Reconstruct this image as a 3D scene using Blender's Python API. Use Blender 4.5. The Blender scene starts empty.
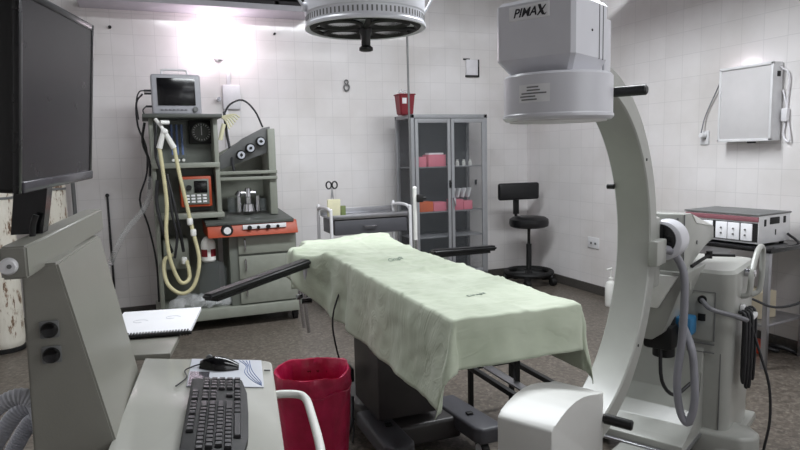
import bpy, bmesh, math, random
from mathutils import Vector, Matrix, noise
random.seed(7)
PI = math.pi
scene = bpy.context.scene
COL = scene.collection

# ---------------------------------------------------------------- camera
F_PX, PSI, PITCH, ROLL, EYE = 632.0, math.radians(22), math.radians(6.6), math.radians(1.33), 1.6
fw = Vector((math.sin(PSI)*math.cos(PITCH), math.cos(PSI)*math.cos(PITCH), -math.sin(PITCH)))
rt = Vector((math.cos(PSI), -math.sin(PSI), 0)); up = rt.cross(fw)
r2 = rt*math.cos(ROLL) - up*math.sin(ROLL); u2 = rt*math.sin(ROLL) + up*math.cos(ROLL)
camd = bpy.data.cameras.new('camera'); cam = bpy.data.objects.new('camera', camd); COL.objects.link(cam)
camd.sensor_width = 36; camd.lens = F_PX/800*36; camd.clip_start = 0.02
cam.matrix_world = Matrix(((r2.x, u2.x, -fw.x, 0), (r2.y, u2.y, -fw.y, 0), (r2.z, u2.z, -fw.z, EYE), (0, 0, 0, 1)))
scene.camera = cam
# ---------------------------------------------------------------- world, exposure
w = bpy.data.worlds.new('world'); scene.world = w; w.use_nodes = True
w.node_tree.nodes['Background'].inputs[0].default_value = (0.75, 0.8, 0.9, 1)
w.node_tree.nodes['Background'].inputs[1].default_value = 0.08
scene.view_settings.view_transform = 'Standard'; scene.view_settings.look = 'None'
scene.view_settings.gamma = 1; scene.view_settings.use_curve_mapping = False
scene.view_settings.exposure = 0.48
# ---------------------------------------------------------------- large area lights (ceiling fluorescents and an added front fill)
def area(name, loc, sx, sy, power, col, rot=(0, 0, 0)):
    l = bpy.data.lights.new(name, 'AREA'); l.shape = 'RECTANGLE'; l.size = sx; l.size_y = sy
    l.energy = power; l.color = col
    o = bpy.data.objects.new(name, l); COL.objects.link(o); o.location = loc; o.rotation_euler = rot
    return o
area('fluorescent_light', (2.3, 3.7, 3.6), 4.0, 0.5, 150, (0.93, 0.97, 1.0))
area('fluorescent_light', (2.9, 0.6, 3.6), 2.6, 0.5, 36, (0.96, 0.98, 1.0))
area('front_fill_light', (2.6, -1.55, 2.0), 2.4, 1.3, 13, (0.93, 0.97, 1.0), (-PI/2, 0, PI))  # fill added behind the camera to brighten front surfaces, no window there
# ---------------------------------------------------------------- materials
def lin(h):
    h = h.lstrip('#'); v = [int(h[i:i+2], 16)/255 for i in (0, 2, 4)]
    return tuple(x/12.92 if x <= .04045 else ((x+.055)/1.055)**2.4 for x in v) + (1,)
class NT:
    def __init__(s, name):
        s.m = bpy.data.materials.new(name); s.m.use_nodes = True; s.t = s.m.node_tree
        s.b = s.t.nodes['Principled BSDF']
    def n(s, typ, **kw):
        x = s.t.nodes.new(typ)
        for k, v in kw.items():
            if k in x.inputs: x.inputs[k].default_value = v
            else: setattr(x, k, v)
        return x
    def l(s, a, b): s.t.links.new(a, b)
    def coord(s): return s.n('ShaderNodeTexCoord').outputs['Object']
    def ramp(s, fac, stops):
        r = s.n('ShaderNodeValToRGB'); e = r.color_ramp.elements
        while len(e) < len(stops): e.new(0.5)
        for i, (p, c) in enumerate(stops): e[i].position = p; e[i].color = c
        s.l(fac, r.inputs[0]); return r.outputs[0]
    def bump(s, h, strength, dist=0.01):
        b = s.n('ShaderNodeBump'); b.inputs['Strength'].default_value = strength; b.inputs['Distance'].default_value = dist
        s.l(h, b.inputs['Height']); s.l(b.outputs[0], s.b.inputs['Normal'])
def mat(name, hexc, rough=.5, metal=0, var=.06, scale=12, bump=0, bscale=200, spec=.5, coat=0):
    """painted or plain surface: colour with a faint uneven tone and roughness"""
    k = NT(name); c = lin(hexc); co = k.coord()
    nz = k.n('ShaderNodeTexNoise'); nz.inputs['Scale'].default_value = scale; nz.inputs['Detail'].default_value = 4
    k.l(co, nz.inputs['Vector'])
    lo = tuple(x*(1-var) for x in c[:3]) + (1,); hi = tuple(min(1, x*(1+var)) for x in c[:3]) + (1,)
    k.l(k.ramp(nz.outputs[0], [(.3, lo), (.7, hi)]), k.b.inputs['Base Color'])
    mr = k.n('ShaderNodeMapRange'); mr.inputs['To Min'].default_value = rough*.85; mr.inputs['To Max'].default_value = min(1, rough*1.15)
    k.l(nz.outputs[0], mr.inputs[0]); k.l(mr.outputs[0], k.b.inputs['Roughness'])
    k.b.inputs['Metallic'].default_value = metal; k.b.inputs['Specular IOR Level'].default_value = spec
    if coat: k.b.inputs['Coat Weight'].default_value = coat
    if bump:
        n2 = k.n('ShaderNodeTexNoise'); n2.inputs['Scale'].default_value = bscale; k.l(co, n2.inputs['Vector'])
        k.bump(n2.outputs[0], bump, .002)
    return k.m
def tile_mat(name, ax, tint='#e8e5e5'):
    k = NT(name); co = k.coord(); sp = k.n('ShaderNodeSeparateXYZ'); k.l(co, sp.inputs[0])
    cb = k.n('ShaderNodeCombineXYZ'); k.l(sp.outputs[ax], cb.inputs[0]); k.l(sp.outputs[2], cb.inputs[1])
    b = k.n('ShaderNodeTexBrick'); b.offset = 0; b.squash = 1
    b.inputs['Scale'].default_value = 1; b.inputs['Brick Width'].default_value = .2; b.inputs['Row Height'].default_value = .2
    b.inputs['Mortar Size'].default_value = .003; b.inputs['Mortar Smooth'].default_value = .35; b.inputs['Bias'].default_value = 0
    c = lin(tint)
    b.inputs['Color1'].default_value = c; b.inputs['Color2'].default_value = tuple(x*.96 for x in c[:3]) + (1,)
    b.inputs['Mortar'].default_value = tuple(x*.80 for x in c[:3]) + (1,)
    k.l(cb.outputs[0], b.inputs['Vector'])
    nz = k.n('ShaderNodeTexNoise'); nz.inputs['Scale'].default_value = 1.6; nz.inputs['Detail'].default_value = 6; k.l(co, nz.inputs['Vector'])
    st = k.ramp(nz.outputs[0], [(.3, (.86, .85, .83, 1)), (.6, (1, 1, 1, 1))])
    mx = k.n('ShaderNodeMix'); mx.data_type = 'RGBA'; mx.blend_type = 'MULTIPLY'; mx.inputs[0].default_value = 1
    k.l(b.outputs[0], mx.inputs[6]); k.l(st, mx.inputs[7]); k.l(mx.outputs[2], k.b.inputs['Base Color'])
    rr = k.n('ShaderNodeMapRange'); rr.inputs['To Min'].default_value = .11; rr.inputs['To Max'].default_value = .5
    k.l(b.outputs['Fac'], rr.inputs[0]); k.l(rr.outputs[0], k.b.inputs['Roughness'])
    n2 = k.n('ShaderNodeTexNoise'); n2.inputs['Scale'].default_value = 3.2; k.l(co, n2.inputs['Vector'])
    su = k.n('ShaderNodeMath'); su.operation = 'SUBTRACT'; k.l(n2.outputs[0], su.inputs[0]); k.l(b.outputs['Fac'], su.inputs[1])
    k.bump(su.outputs[0], .2, .004)
    return k.m
def floor_mat():
    k = NT('terrazzo'); co = k.coord()
    v = k.n('ShaderNodeTexVoronoi'); v.inputs['Scale'].default_value = 58; k.l(co, v.inputs['Vector'])
    nz = k.n('ShaderNodeTexNoise'); nz.inputs['Scale'].default_value = 24; nz.inputs['Detail'].default_value = 6; nz.inputs['Roughness'].default_value = .75
    k.l(co, nz.inputs['Vector'])
    c1 = k.ramp(v.outputs['Color'], [(0, lin('#332e29')), (.35, lin('#4e4841')), (.65, lin('#665e56')), (1, lin('#979187'))])
    c2 = k.ramp(nz.outputs[0], [(.35, lin('#433e38')), (.5, lin('#665e56')), (.66, lin('#8b8277'))])
    mx = k.n('ShaderNodeMix'); mx.data_type = 'RGBA'; mx.inputs[0].default_value = .5
    k.l(c1, mx.inputs[6]); k.l(c2, mx.inputs[7])
    sc = k.n('ShaderNodeTexBrick'); sc.offset = 0; sc.inputs['Scale'].default_value = 1; sc.inputs['Brick Width'].default_value = .4; sc.inputs['Row Height'].default_value = .4
    sc.inputs['Mortar Size'].default_value = .002; sc.inputs['Color1'].default_value = (1, 1, 1, 1); sc.inputs['Color2'].default_value = (.88, .88, .88, 1); sc.inputs['Mortar'].default_value = (.6, .6, .6, 1)
    k.l(co, sc.inputs['Vector'])
    m2 = k.n('ShaderNodeMix'); m2.data_type = 'RGBA'; m2.blend_type = 'MULTIPLY'; m2.inputs[0].default_value = 1
    k.l(mx.outputs[2], m2.inputs[6]); k.l(sc.outputs[0], m2.inputs[7]); k.l(m2.outputs[2], k.b.inputs['Base Color'])
    k.b.inputs['Roughness'].default_value = .38
    return k.m
def rust_mat():
    k = NT('chipped_white_paint'); co = k.coord()
    mp = k.n('ShaderNodeMapping'); mp.inputs['Scale'].default_value = (9, 9, 2.5); k.l(co, mp.inputs[0])
    nz = k.n('ShaderNodeTexNoise'); nz.inputs['Scale'].default_value = 2.2; nz.inputs['Detail'].default_value = 8; nz.inputs['Roughness'].default_value = .7; k.l(mp.outputs[0], nz.inputs['Vector'])
    k.l(k.ramp(nz.outputs[0], [(.36, lin('#3c2b20')), (.42, lin('#8a6f58')), (.46, lin('#d8d3c6')), (.8, lin('#e6e2d8'))]), k.b.inputs['Base Color'])
    k.b.inputs['Roughness'].default_value = .55
    return k.m
def cloth_mat():
    k = NT('mint_green_sheet'); co = k.coord()
    nz = k.n('ShaderNodeTexNoise'); nz.inputs['Scale'].default_value = 5; nz.inputs['Detail'].default_value = 5; k.l(co, nz.inputs['Vector'])
    k.l(k.ramp(nz.outputs[0], [(.3, lin('#adb6a1')), (.7, lin('#c0c8b5'))]), k.b.inputs['Base Color'])
    k.b.inputs['Roughness'].default_value = .85; k.b.inputs['Sheen Weight'].default_value = .2
    mp = k.n('ShaderNodeMapping'); mp.inputs['Rotation'].default_value = (0, 0, .35); mp.inputs['Scale'].default_value = (.8, 2.2, 1.2); k.l(co, mp.inputs[0])
    wv = k.n('ShaderNodeTexNoise'); wv.inputs['Scale'].default_value = 1.9; wv.inputs['Detail'].default_value = 4; wv.inputs['Distortion'].default_value = 1.1; wv.inputs['Roughness'].default_value = .55
    k.l(mp.outputs[0], wv.inputs['Vector'])
    rd = k.ramp(wv.outputs[0], [(.36, (0, 0, 0, 1)), (.44, (.8, .8, .8, 1)), (.47, (.35, .35, .35, 1)), (.55, (.5, .5, .5, 1)), (.6, (1, 1, 1, 1)), (.66, (.4, .4, .4, 1))])
    k.bump(rd, .2, .012)
    return k.m
def emis(name, col, s):
    k = NT(name); k.b.inputs['Base Color'].default_value = (.9, .9, .9, 1)
    k.b.inputs['Emission Color'].default_value = col; k.b.inputs['Emission Strength'].default_value = s
    return k.m
def glass_mat(name, col=(.9, .93, .93, 1), alpha=.22, rough=.05):
    k = NT(name); k.b.inputs['Base Color'].default_value = col; k.b.inputs['Alpha'].default_value = alpha
    k.b.inputs['Roughness'].default_value = rough
    nz = k.n('ShaderNodeTexNoise'); nz.inputs['Scale'].default_value = 3; k.l(k.coord(), nz.inputs['Vector'])
    mr = k.n('ShaderNodeMapRange'); mr.inputs['To Min'].default_value = alpha*.7; mr.inputs['To Max'].default_value = alpha*1.3
    k.l(nz.outputs[0], mr.inputs[0]); k.l(mr.outputs[0], k.b.inputs['Alpha'])
    return k.m
M = dict(
    tile_x=tile_mat('white_tile_back', 0), tile_y=tile_mat('white_tile_side', 1), floor=floor_mat(),
    base=mat('dark_terrazzo', '#4a4744', .45, var=.25, scale=60), ceil=mat('ceiling_paint', '#7f7f82', .8),
    ledge=mat('ledge_paint', '#a9a7ad', .6), louvre=mat('dark_louvre', '#2c282c', .6),
    carm=mat('light_grey_paint', '#9fa09b', .3, var=.03, spec=.5), carmw=mat('pale_grey_plastic', '#cdcdd3', .3, var=.02),
    tube=mat('cream_grey_plastic', '#d2d2cf', .38, var=.02), seam=mat('seam_grey', '#6b6c6c', .5),
    ws=mat('warm_grey_paint', '#84837b', .34, var=.03, bump=.15, bscale=300), wsl=mat('pale_tray_top', '#b0b0a9', .13, var=.02),
    black=mat('black_plastic', '#0a0a0b', .38, var=.1), blackm=mat('matt_black', '#0a0a0b', .6, var=.1), blackg=mat('gloss_black', '#0c0c0f', .15),
    vinyl=mat('black_vinyl', '#0d0d10', .42, var=.1, bump=.1, bscale=90), screen=mat('dark_screen', '#2c292d', .26, var=.05, spec=.35),
    bezel=mat('monitor_bezel', '#0e0e11', .28), bezelb=mat('silver_black_bezel', '#55535a', .25, metal=.4),
    chrome=mat('chrome', '#c8c8cc', .14, metal=1, var=.03), steel=mat('brushed_steel', '#a8a8ac', .3, metal=.9, var=.08),
    white=mat('white_enamel', '#e2e2de', .3), whitep=mat('white_plastic', '#dddddf', .4), paper=mat('paper', '#f2f2f6', .8, var=.015),
    cab=mat('grey_steel_paint', '#8a8b8e', .42, var=.05), cabin=mat('cabinet_inside', '#3f4043', .5),
    ana=mat('green_grey_paint', '#6c7069', .45, var=.06), anal=mat('pale_green_grey_paint', '#888b81', .45, var=.06), anad=mat('dark_green_grey', '#4c4f4b', .5),
    orange=mat('orange_panel', '#a34223', .45, var=.08), red=mat('red_plastic', '#74101f', .45, var=.1),
    pink=mat('pink_boxes', '#e47f92', .6), orangebox=mat('orange_box', '#d8642f', .6),
    hose=mat('yellowed_hose', '#c4bd96', .45, var=.1), hoseg=mat('grey_hose', '#85858c', .45), hosec=mat('clear_hose', '#c9cbcc', .3),
    cable=mat('dark_cable', '#232326', .5), cableg=mat('grey_cable', '#77777c', .45), pad=mat('mouse_pad', '#b9bcc4', .5, var=.05),
    padb=mat('pad_blue', '#5f74a6', .5), key=mat('key_black', '#1b1b1e', .32, var=.1), keym=mat('key_mark', '#c9c9cc', .5),
    tbase=mat('dark_grey_base_cover', '#4b4b50', .42, var=.06), column=mat('dark_column', '#3b3838', .4, var=.1),
    frosted=mat('opal_panel', '#cfcdce', .3, var=.02), rust=rust_mat(), cloth=cloth_mat(), ink=mat('faded_ink', '#6d7d74', .8), inkd=mat('black_ink', '#141419', .5),
    maroon=mat('maroon_stripe', '#8d5a63', .5), blue=mat('blue_motor', '#2f6f9a', .4), teal=mat('ivory', '#d8d4b4', .6),
    orangef=mat('orange_plug', '#d8482a', .5), cardboard=mat('beige_box', '#b8ae98', .8), conduit=mat('conduit', '#dedce0', .4),
    glass=glass_mat('cabinet_glass', (.12, .13, .14, 1), .16), plasticfilm=glass_mat('clear_plastic', (.8, .82, .83, 1), .3, .2),
    glassc=glass_mat('clear_glass', (.3, .33, .33, 1), .16), bulb=emis('lamp_tube', (1, .84, .94, 1), 27),
    reflector=mat('lamp_reflector', '#8d8c8e', .22, metal=.6), lampw=mat('lamp_white', '#d5d6dc', .32, var=.02), lampi=mat('lamp_underside', '#aba9a7', .4),
    mongrey=mat('monitor_grey', '#a3a3a9', .4), hosel=mat('pale_grey_hose', '#c2c4cc', .4), bagred=None)
def bag():
    k = NT('red_bag_plastic'); co = k.coord(); k.b.inputs['Base Color'].default_value = lin('#ac1539'); k.b.inputs['Roughness'].default_value = .32
    k.b.inputs['Subsurface Weight'].default_value = .15; k.b.inputs['Subsurface Scale'].default_value = .03
    nz = k.n('ShaderNodeTexNoise'); nz.inputs['Scale'].default_value = 9; nz.inputs['Detail'].default_value = 5; k.l(co, nz.inputs['Vector'])
    k.l(k.ramp(nz.outputs[0], [(.3, lin('#a3143c')), (.7, lin('#cc2458'))]), k.b.inputs['Base Color'])
    k.bump(nz.outputs[0], .5, .02); return k.m
M['bagred'] = bag()
# ---------------------------------------------------------------- mesh builder
class MB:
    """collects shapes, given in the frame M, as ONE mesh in world space"""
    def __init__(s, M_=None): s.bm = bmesh.new(); s.M = M_ or Matrix()
    def _put(s, vs): bmesh.ops.transform(s.bm, matrix=s.M, verts=vs); return s
    def box(s, c, d, bev=0, rot=None, seg=2):
        g = bmesh.ops.create_cube(s.bm, size=1)['verts']
        m = Matrix.Translation(c) @ (rot.to_4x4() if rot else Matrix()) @ Matrix.Diagonal((d[0], d[1], d[2], 1))
        bmesh.ops.transform(s.bm, matrix=m, verts=g)
        if bev:
            es = list({e for v in g for e in v.link_edges})
            r = bmesh.ops.bevel(s.bm, geom=es, offset=bev, segments=seg, affect='EDGES', profile=.5)
            g = list({v for f in r['faces'] for v in f.verts} | {v for v in g if v.is_valid})
        return s._put(g)
    def b2(s, lo, hi, bev=0, seg=2):
        return s.box([(a+b)/2 for a, b in zip(lo, hi)], [abs(b-a) for a, b in zip(lo, hi)], bev, None, seg)
    def loft(s, rings, cap=True, closed=False):
        vs = [[s.bm.verts.new(p) for p in r] for r in rings]; n = len(rings[0]); R = len(vs)
        for i in range(R if closed else R-1):
            a, b = vs[i], vs[(i+1) % R]
            for j in range(n): s.bm.faces.new((a[j], a[(j+1) % n], b[(j+1) % n], b[j]))
        if cap and not closed: s.bm.faces.new(vs[0][::-1]); s.bm.faces.new(vs[-1])
        return s._put([v for r in vs for v in r])
    def prism(s, pts, vec, bev=0, seg=2):
        """polygon (3D points) extruded along vec"""
        vec = Vector(vec); v1 = [s.bm.verts.new(p) for p in pts]; v2 = [s.bm.verts.new(Vector(p)+vec) for p in pts]; n = len(pts)
        fs = [s.bm.faces.new(v1[::-1]), s.bm.faces.new(v2)]
        for j in range(n): fs.append(s.bm.faces.new((v1[j], v1[(j+1) % n], v2[(j+1) % n], v2[j])))
        g = v1+v2
        if bev:
            es = list({e for f in fs for e in f.edges})
            r = bmesh.ops.bevel(s.bm, geom=es, offset=bev, segments=seg, affect='EDGES', profile=.5)
            g = list({v for f in r['faces'] for v in f.verts} | {v for v in g if v.is_valid})
        return s._put(g)
    def tube(s, path, r, n=10, smooth=4, closed=False, corr=0, corr_n=0):
        P = [Vector(p) for p in path]
        if smooth: P = spline(P, smooth, closed)
        if corr:   # corrugated hose: resample finely
            P = resample(P, corr_n)
        rings = []; prev = None; N = len(P)
        for i in range(N):
            t = (P[(i+1) % N]-P[i-1]) if closed else (P[min(i+1, N-1)]-P[max(i-1, 0)])
            t.normalize()
            if prev is None:
                a = Vector((0, 0, 1)) if abs(t.z) < .9 else Vector((1, 0, 0)); u = t.cross(a).normalized()
            else: u = (prev-t*prev.dot(t)).normalized()
            prev = u; v = t.cross(u); rr = r*(1+(corr if i % 2 else -corr))
            rings.append([P[i]+(u*math.cos(2*PI*k/n)+v*math.sin(2*PI*k/n))*rr for k in range(n)])
        return s.loft(rings, True, closed)
    def cyl(s, a, b, r0, r1=None, n=24, bev=0):
        a, b = Vector(a), Vector(b); r1 = r0 if r1 is None else r1; t = (b-a).normalized()
        x = Vector((0, 0, 1)) if abs(t.z) < .9 else Vector((1, 0, 0)); u = t.cross(x).normalized(); v = t.cross(u)
        prof = [(0, r0), (1, r1)]; L = (b-a).length
        if bev: prof = [(0, r0-bev), (bev/L, r0), (1-bev/L, r1), (1, r1-bev)]
        return s.loft([[a+(b-a)*h+(u*math.cos(2*PI*k/n)+v*math.sin(2*PI*k/n))*r for k in range(n)] for h, r in prof])
    def lathe(s, prof, c=(0, 0, 0), n=40, axis='z', wob=None, cap=True):
        c = Vector(c); rings = []
        for i, (r, h) in enumerate(prof):
            ring = []
            for k in range(n):
                a = 2*PI*k/n; q = r+(wob(a, i) if wob else 0)
                p = Vector((q*math.cos(a), q*math.sin(a), h))
                if axis == 'x': p = Vector((h, q*math.cos(a), q*math.sin(a)))
                if axis == 'y': p = Vector((q*math.sin(a), h, q*math.cos(a)))
                ring.append(c+p)
            rings.append(ring)
        return s.loft(rings, cap)
    def sphere(s, c, r, sc=(1, 1, 1), seg=20):
        g = bmesh.ops.create_uvsphere(s.bm, u_segments=seg, v_segments=seg//2, radius=r)['verts']
        bmesh.ops.transform(s.bm, matrix=Matrix.Translation(c) @ Matrix.Diagonal((*sc, 1)), verts=g); return s._put(g)
def spline(P, k, closed=False):
    out = []; n = len(P)
    rng = range(n) if closed else range(n-1)
    for i in rng:
        p0 = P[i-1] if (i or closed) else P[0]*2-P[1]; p1 = P[i]; p2 = P[(i+1) % n]
        p3 = P[(i+2) % n] if (closed or i+2 < n) else P[-1]*2-P[-2]
        for j in range(k):
            t = j/k
            out.append(.5*((2*p1)+(p2-p0)*t+(2*p0-5*p1+4*p2-p3)*t*t+(3*p1-p0-3*p2+p3)*t**3))
    if not closed: out.append(P[-1].copy())
    return out
def resample(P, n):
    d = [0]
    for a, b in zip(P, P[1:]): d.append(d[-1]+(b-a).length)
    out = []; j = 0
    for i in range(n):
        t = d[-1]*i/(n-1)
        while j < len(P)-2 and d[j+1] < t: j += 1
        f = (t-d[j])/max(1e-9, d[j+1]-d[j]); out.append(P[j].lerp(P[j+1], f))
    return out
def link_mesh(name, mb, m, smooth=35):
    bmesh.ops.recalc_face_normals(mb.bm, faces=mb.bm.faces)
    me = bpy.data.meshes.new(name); mb.bm.to_mesh(me); mb.bm.free()
    o = bpy.data.objects.new(name, me); COL.objects.link(o); me.materials.append(m)
    if smooth:
        me.shade_smooth(); me.set_sharp_from_angle(angle=math.radians(smooth))
    return o
def tag(o, label=None, cat=None, group=None, kind=None):
    if label: o['label'] = label
    if cat: o['category'] = cat
    if group: o['group'] = group
    if kind: o['kind'] = kind
    return o
def thing(name, loc, label, cat, group=None, rz=0):
    o = bpy.data.objects.new(name, None); COL.objects.link(o); o.empty_display_size = .1
    o.matrix_world = Matrix.Translation(loc) @ Matrix.Rotation(rz, 4, 'Z')
    return tag(o, label, cat, group)
def wm(o): return (wm(o.parent) if o.parent else Matrix()) @ o.matrix_basis
def part(name, mb, m, parent, label=None, smooth=35):
    mb.bm.transform(wm(parent).inverted()); o = link_mesh(name, mb, m, smooth); o.parent = parent
    if label: o['label'] = label
    return o
def solo(name, mb, m, label, cat, group=None, smooth=35):
    zs = [v.co.copy() for v in mb.bm.verts]; lo = [min(v[i] for v in zs) for i in range(3)]; hi = [max(v[i] for v in zs) for i in range(3)]
    c = Vector(((lo[0]+hi[0])/2, (lo[1]+hi[1])/2, lo[2])); mb.bm.transform(Matrix.Translation(-c))
    o = link_mesh(name, mb, m, smooth); o.location = c; return tag(o, label, cat, group)
def struct(name, mb, m, smooth=0):
    o = link_mesh(name, mb, m, smooth); o['kind'] = 'structure'; return o
def copy_tree(o, parent=None):
    c = o.copy(); COL.objects.link(c)
    if parent: c.parent = parent
    for ch in list(o.children): copy_tree(ch, c)
    return c
def text_mb(s, size, mtx, ext=.0006, shear=0, bold=0, sx=1):
    cu = bpy.data.curves.new('t', 'FONT'); cu.body = s; cu.size = size; cu.extrude = ext; cu.shear = shear
    cu.align_x = 'CENTER'; cu.align_y = 'CENTER'; cu.offset = bold; cu.resolution_u = 3
    o = bpy.data.objects.new('t', cu); COL.objects.link(o); bpy.context.view_layer.update()
    me = o.to_mesh(); mb = MB(); mb.bm.from_mesh(me); o.to_mesh_clear()
    bpy.data.objects.remove(o); bpy.data.curves.remove(cu)
    mb.bm.transform(mtx @ Matrix.Diagonal((sx, 1, 1, 1))); return mb
def frame(origin, xdir, ydir):
    x = Vector(xdir).normalized(); z = x.cross(Vector(ydir)).normalized(); y = z.cross(x)
    return Matrix(((x.x, y.x, z.x, origin[0]), (x.y, y.y, z.y, origin[1]), (x.z, y.z, z.z, origin[2]), (0, 0, 0, 1)))
V = Vector
# ================================================================ the room
XL, XR, YB, YF, ZC = -1.6, 4.54, 6.87, -1.6, 3.7
struct('floor', MB().b2((XL-.1, YF-.1, -.1), (XR+.1, YB+.1, 0)), M['floor'])
struct('ceiling', MB().b2((XL-.1, YF-.1, ZC), (XR+.1, YB+.1, ZC+.1)), M['ceil'])
struct('wall_back', MB().b2((XL-.1, YB, 0), (XR+.1, YB+.1, ZC)), M['tile_x'])
struct('wall_right', MB().b2((XR, YF-.1, 0), (XR+.1, YB, ZC)), M['tile_y'])
struct('wall_left', MB().b2((XL-.1, YF-.1, 0), (XL, YB, ZC)), M['tile_y'])
struct('wall_front', MB().b2((XL, YF-.1, 0), (XR, YF, ZC)), M['tile_x'])
struct('baseboard_back', MB().b2((XL, YB-.02, 0), (XR-.02, YB, .1), .004), M['base'])
struct('baseboard_right', MB().b2((XR-.02, YF, 0), (XR, YB, .1), .004), M['base'])
struct('trim_1', MB().b2((-.45, 6.47, 3.03), (1.72, YB, 3.085), .004), M['ledge'])      # concrete ledge over the back wall
struct('trim_2', MB().b2((3.6, 2.4, 3.0), (XR, 4.85, 3.14), .004), M['ledge'])         # unseen ledge above the view, placed and deepened to shade the side wall
# louvred vent above the ledge
lv = thing('louvred_vent', (1.1, YB-.04, 3.2), 'dark louvred vent high on the back wall above the ledge', 'vent')
mb = MB()
for a in ((.2, 3.16, 2.0, 3.2), (.2, 3.6, 2.0, 3.64)): mb.b2((a[0], YB-.06, a[1]), (a[2], YB, a[3]))
for x in (.2, .8, 1.4, 1.96): mb.b2((x, YB-.06, 3.16), (x+.04, YB, 3.64))
part('frame', mb, M['louvre'], lv)
mb = MB()
for i in range(9): mb.box((1.1, YB-.03, 3.22+i*.045), (1.76, .045, .006), 0, Matrix.Rotation(.6, 3, 'X'))
part('louvre_slats', mb, M['blackm'], lv)
mb = MB(); mb.b2((.22, YB-.008, 3.18), (1.98, YB-.001, 3.62)); part('backing', mb, M['blackm'], lv)
# ================================================================ wall lamp (the one lit lamp in view)
wl = thing('wall_lamp', (.8, 6.84, 2.6), 'lit wall lamp glowing pinkish white below the ledge', 'lamp')
mb = MB(); mb.lathe([(.05, 6.869), (.06, 6.86), (.05, 6.83), (.03, 6.81)], (.8, 0, 2.62), 28, 'y'); part('back_plate', mb, M['whitep'], wl)
mb = MB(); mb.sphere((.8, 6.72, 2.7), .095, (1, 1, 1.15), 24); part('glass_globe', mb, M['bulb'], wl)
mb = MB(); mb.tube([(.8, 6.83, 2.62), (.8, 6.77, 2.57), (.8, 6.73, 2.57)], .02, 10).cyl((.8, 6.72, 2.56), (.8, 6.72, 2.61), .045); part('lamp_holder', mb, M['whitep'], wl)
# conduit and box below the lamp
cd = thing('wall_conduit', (.9, 6.85, 1.9), 'white plastic conduit and box below the lit wall lamp', 'conduit')
mb = MB(); mb.b2((.82, 6.83, 2.08), (1.0, 6.869, 2.33), .01); part('junction_box', mb, M['conduit'], cd)
mb = MB(); mb.b2((.83, 6.85, 1.5), (.87, 6.869, 2.08), .005).b2((.87, 6.85, 2.33), (.91, 6.869, 2.52), .004); part('conduit_cover', mb, M['conduit'], cd)
mb = MB(); mb.cyl((.78, 6.8, 2.18), (.78, 6.87, 2.18), .022).cyl((.78, 6.78, 2.18), (.78, 6.81, 2.18), .012); part('valve_knob', mb, M['chrome'], cd)
# small wall fittings
mb = MB(); mb.cyl((-.2, 6.84, 2.86), (-.2, 6.87, 2.86), .014); solo('wall_bolt', mb, M['blackm'], 'dark bolt in the back wall tiles left of the patient monitor, high up', 'bolt')
mb = MB(); mb.cyl((1.39, 6.84, 2.87), (1.39, 6.87, 2.87), .012); solo('wall_bolt', mb, M['blackm'], 'dark bolt in the back wall tiles between the lit lamp and the surgical lamp', 'bolt')
hk = thing('wall_hook', (2.165, 6.85, 2.3), 'small ring shaped metal hook on the bare tiled wall', 'hook')
mb = MB(); mb.tube([(2.165+.03*math.cos(a), 6.845, 2.325+.035*math.sin(a)) for a in [i*PI/4 for i in range(8)]], .009, 8, 3, True); part('lower_ring', mb, M['seam'], hk)
mb = MB(); mb.tube([(2.165+.02*math.cos(a), 6.85, 2.385+.022*math.sin(a)) for a in [i*PI/4 for i in range(8)]], .007, 8, 3, True).cyl((2.165, 6.83, 2.36), (2.165, 6.87, 2.36), .008); part('upper_ring', mb, M['seam'], hk)
sp = thing('wall_switch_plate', (3.75, 6.85, 2.48), 'worn square blank plate with dark lower rim, high on the back wall', 'switch plate')
mb = MB(); mb.b2((3.67, 6.845, 2.49), (3.83, 6.869, 2.68), .006); part('plate', mb, M['conduit'], sp)
mb = MB(); mb.b2((3.665, 6.84, 2.475), (3.835, 6.869, 2.495)).b2((3.825, 6.84, 2.475), (3.842, 6.869, 2.68)).b2((3.64, 6.85, 2.675), (3.72, 6.869, 2.69)); part('rim', mb, M['blackm'], sp)
mb = MB(); mb.b2((3.78, 6.85, 1.18), (3.8, 6.869, 1.24)); solo('wall_catch', mb, M['blackm'], 'tiny black catch on the wall between cabinet and stool', 'catch')
mb = MB(); mb.b2((-.345, 6.85, .3), (-.325, 6.869, 1.24), .004).cyl((-.335, 6.84, 1.24), (-.335, 6.869, 1.24), .018)
solo('black_wall_cable', mb, M['cable'], 'straight black cable fixed upright on tiles at left of the anaesthesia machine', 'cable')
def outlet(y0, y1, z0, z1, label, holes):
    t = thing('wall_outlet', (XR, (y0+y1)/2, z0), label, 'outlet')
    mb = MB(); mb.b2((XR-.012, y0, z0), (XR-.0005, y1, z1), .004); part('cover_plate', mb, M['whitep'], t)
    mb = MB()
    for h in holes:
        mb.b2((XR-.016, h[0]-.014, h[1]-.012), (XR-.011, h[0]+.014, h[1]+.012), .002)
    part('socket', mb, M['seam'], t); return t
outlet(5.48, 5.66, .5, .62, 'white double wall outlet low on the right wall near the stool', [(5.53, .555), (5.6, .555)])
ot = outlet(4.08, 4.17, 1.6, 1.72, 'white wall outlet with a plug left of the light box', [(4.12, 1.66)])
mb = MB(); mb.cyl((XR-.06, 4.125, 1.68), (XR-.012, 4.125, 1.68), .022, .028, bev=.004); part('plug', mb, M['whitep'], ot)
mb = MB(); mb.cyl((XR-.02, 4.57, .42), (XR, 4.57, .42), .012); solo('wall_bolt', mb, M['seam'], 'small grey bolt low on the right wall left of the grey arc', 'bolt')
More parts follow.
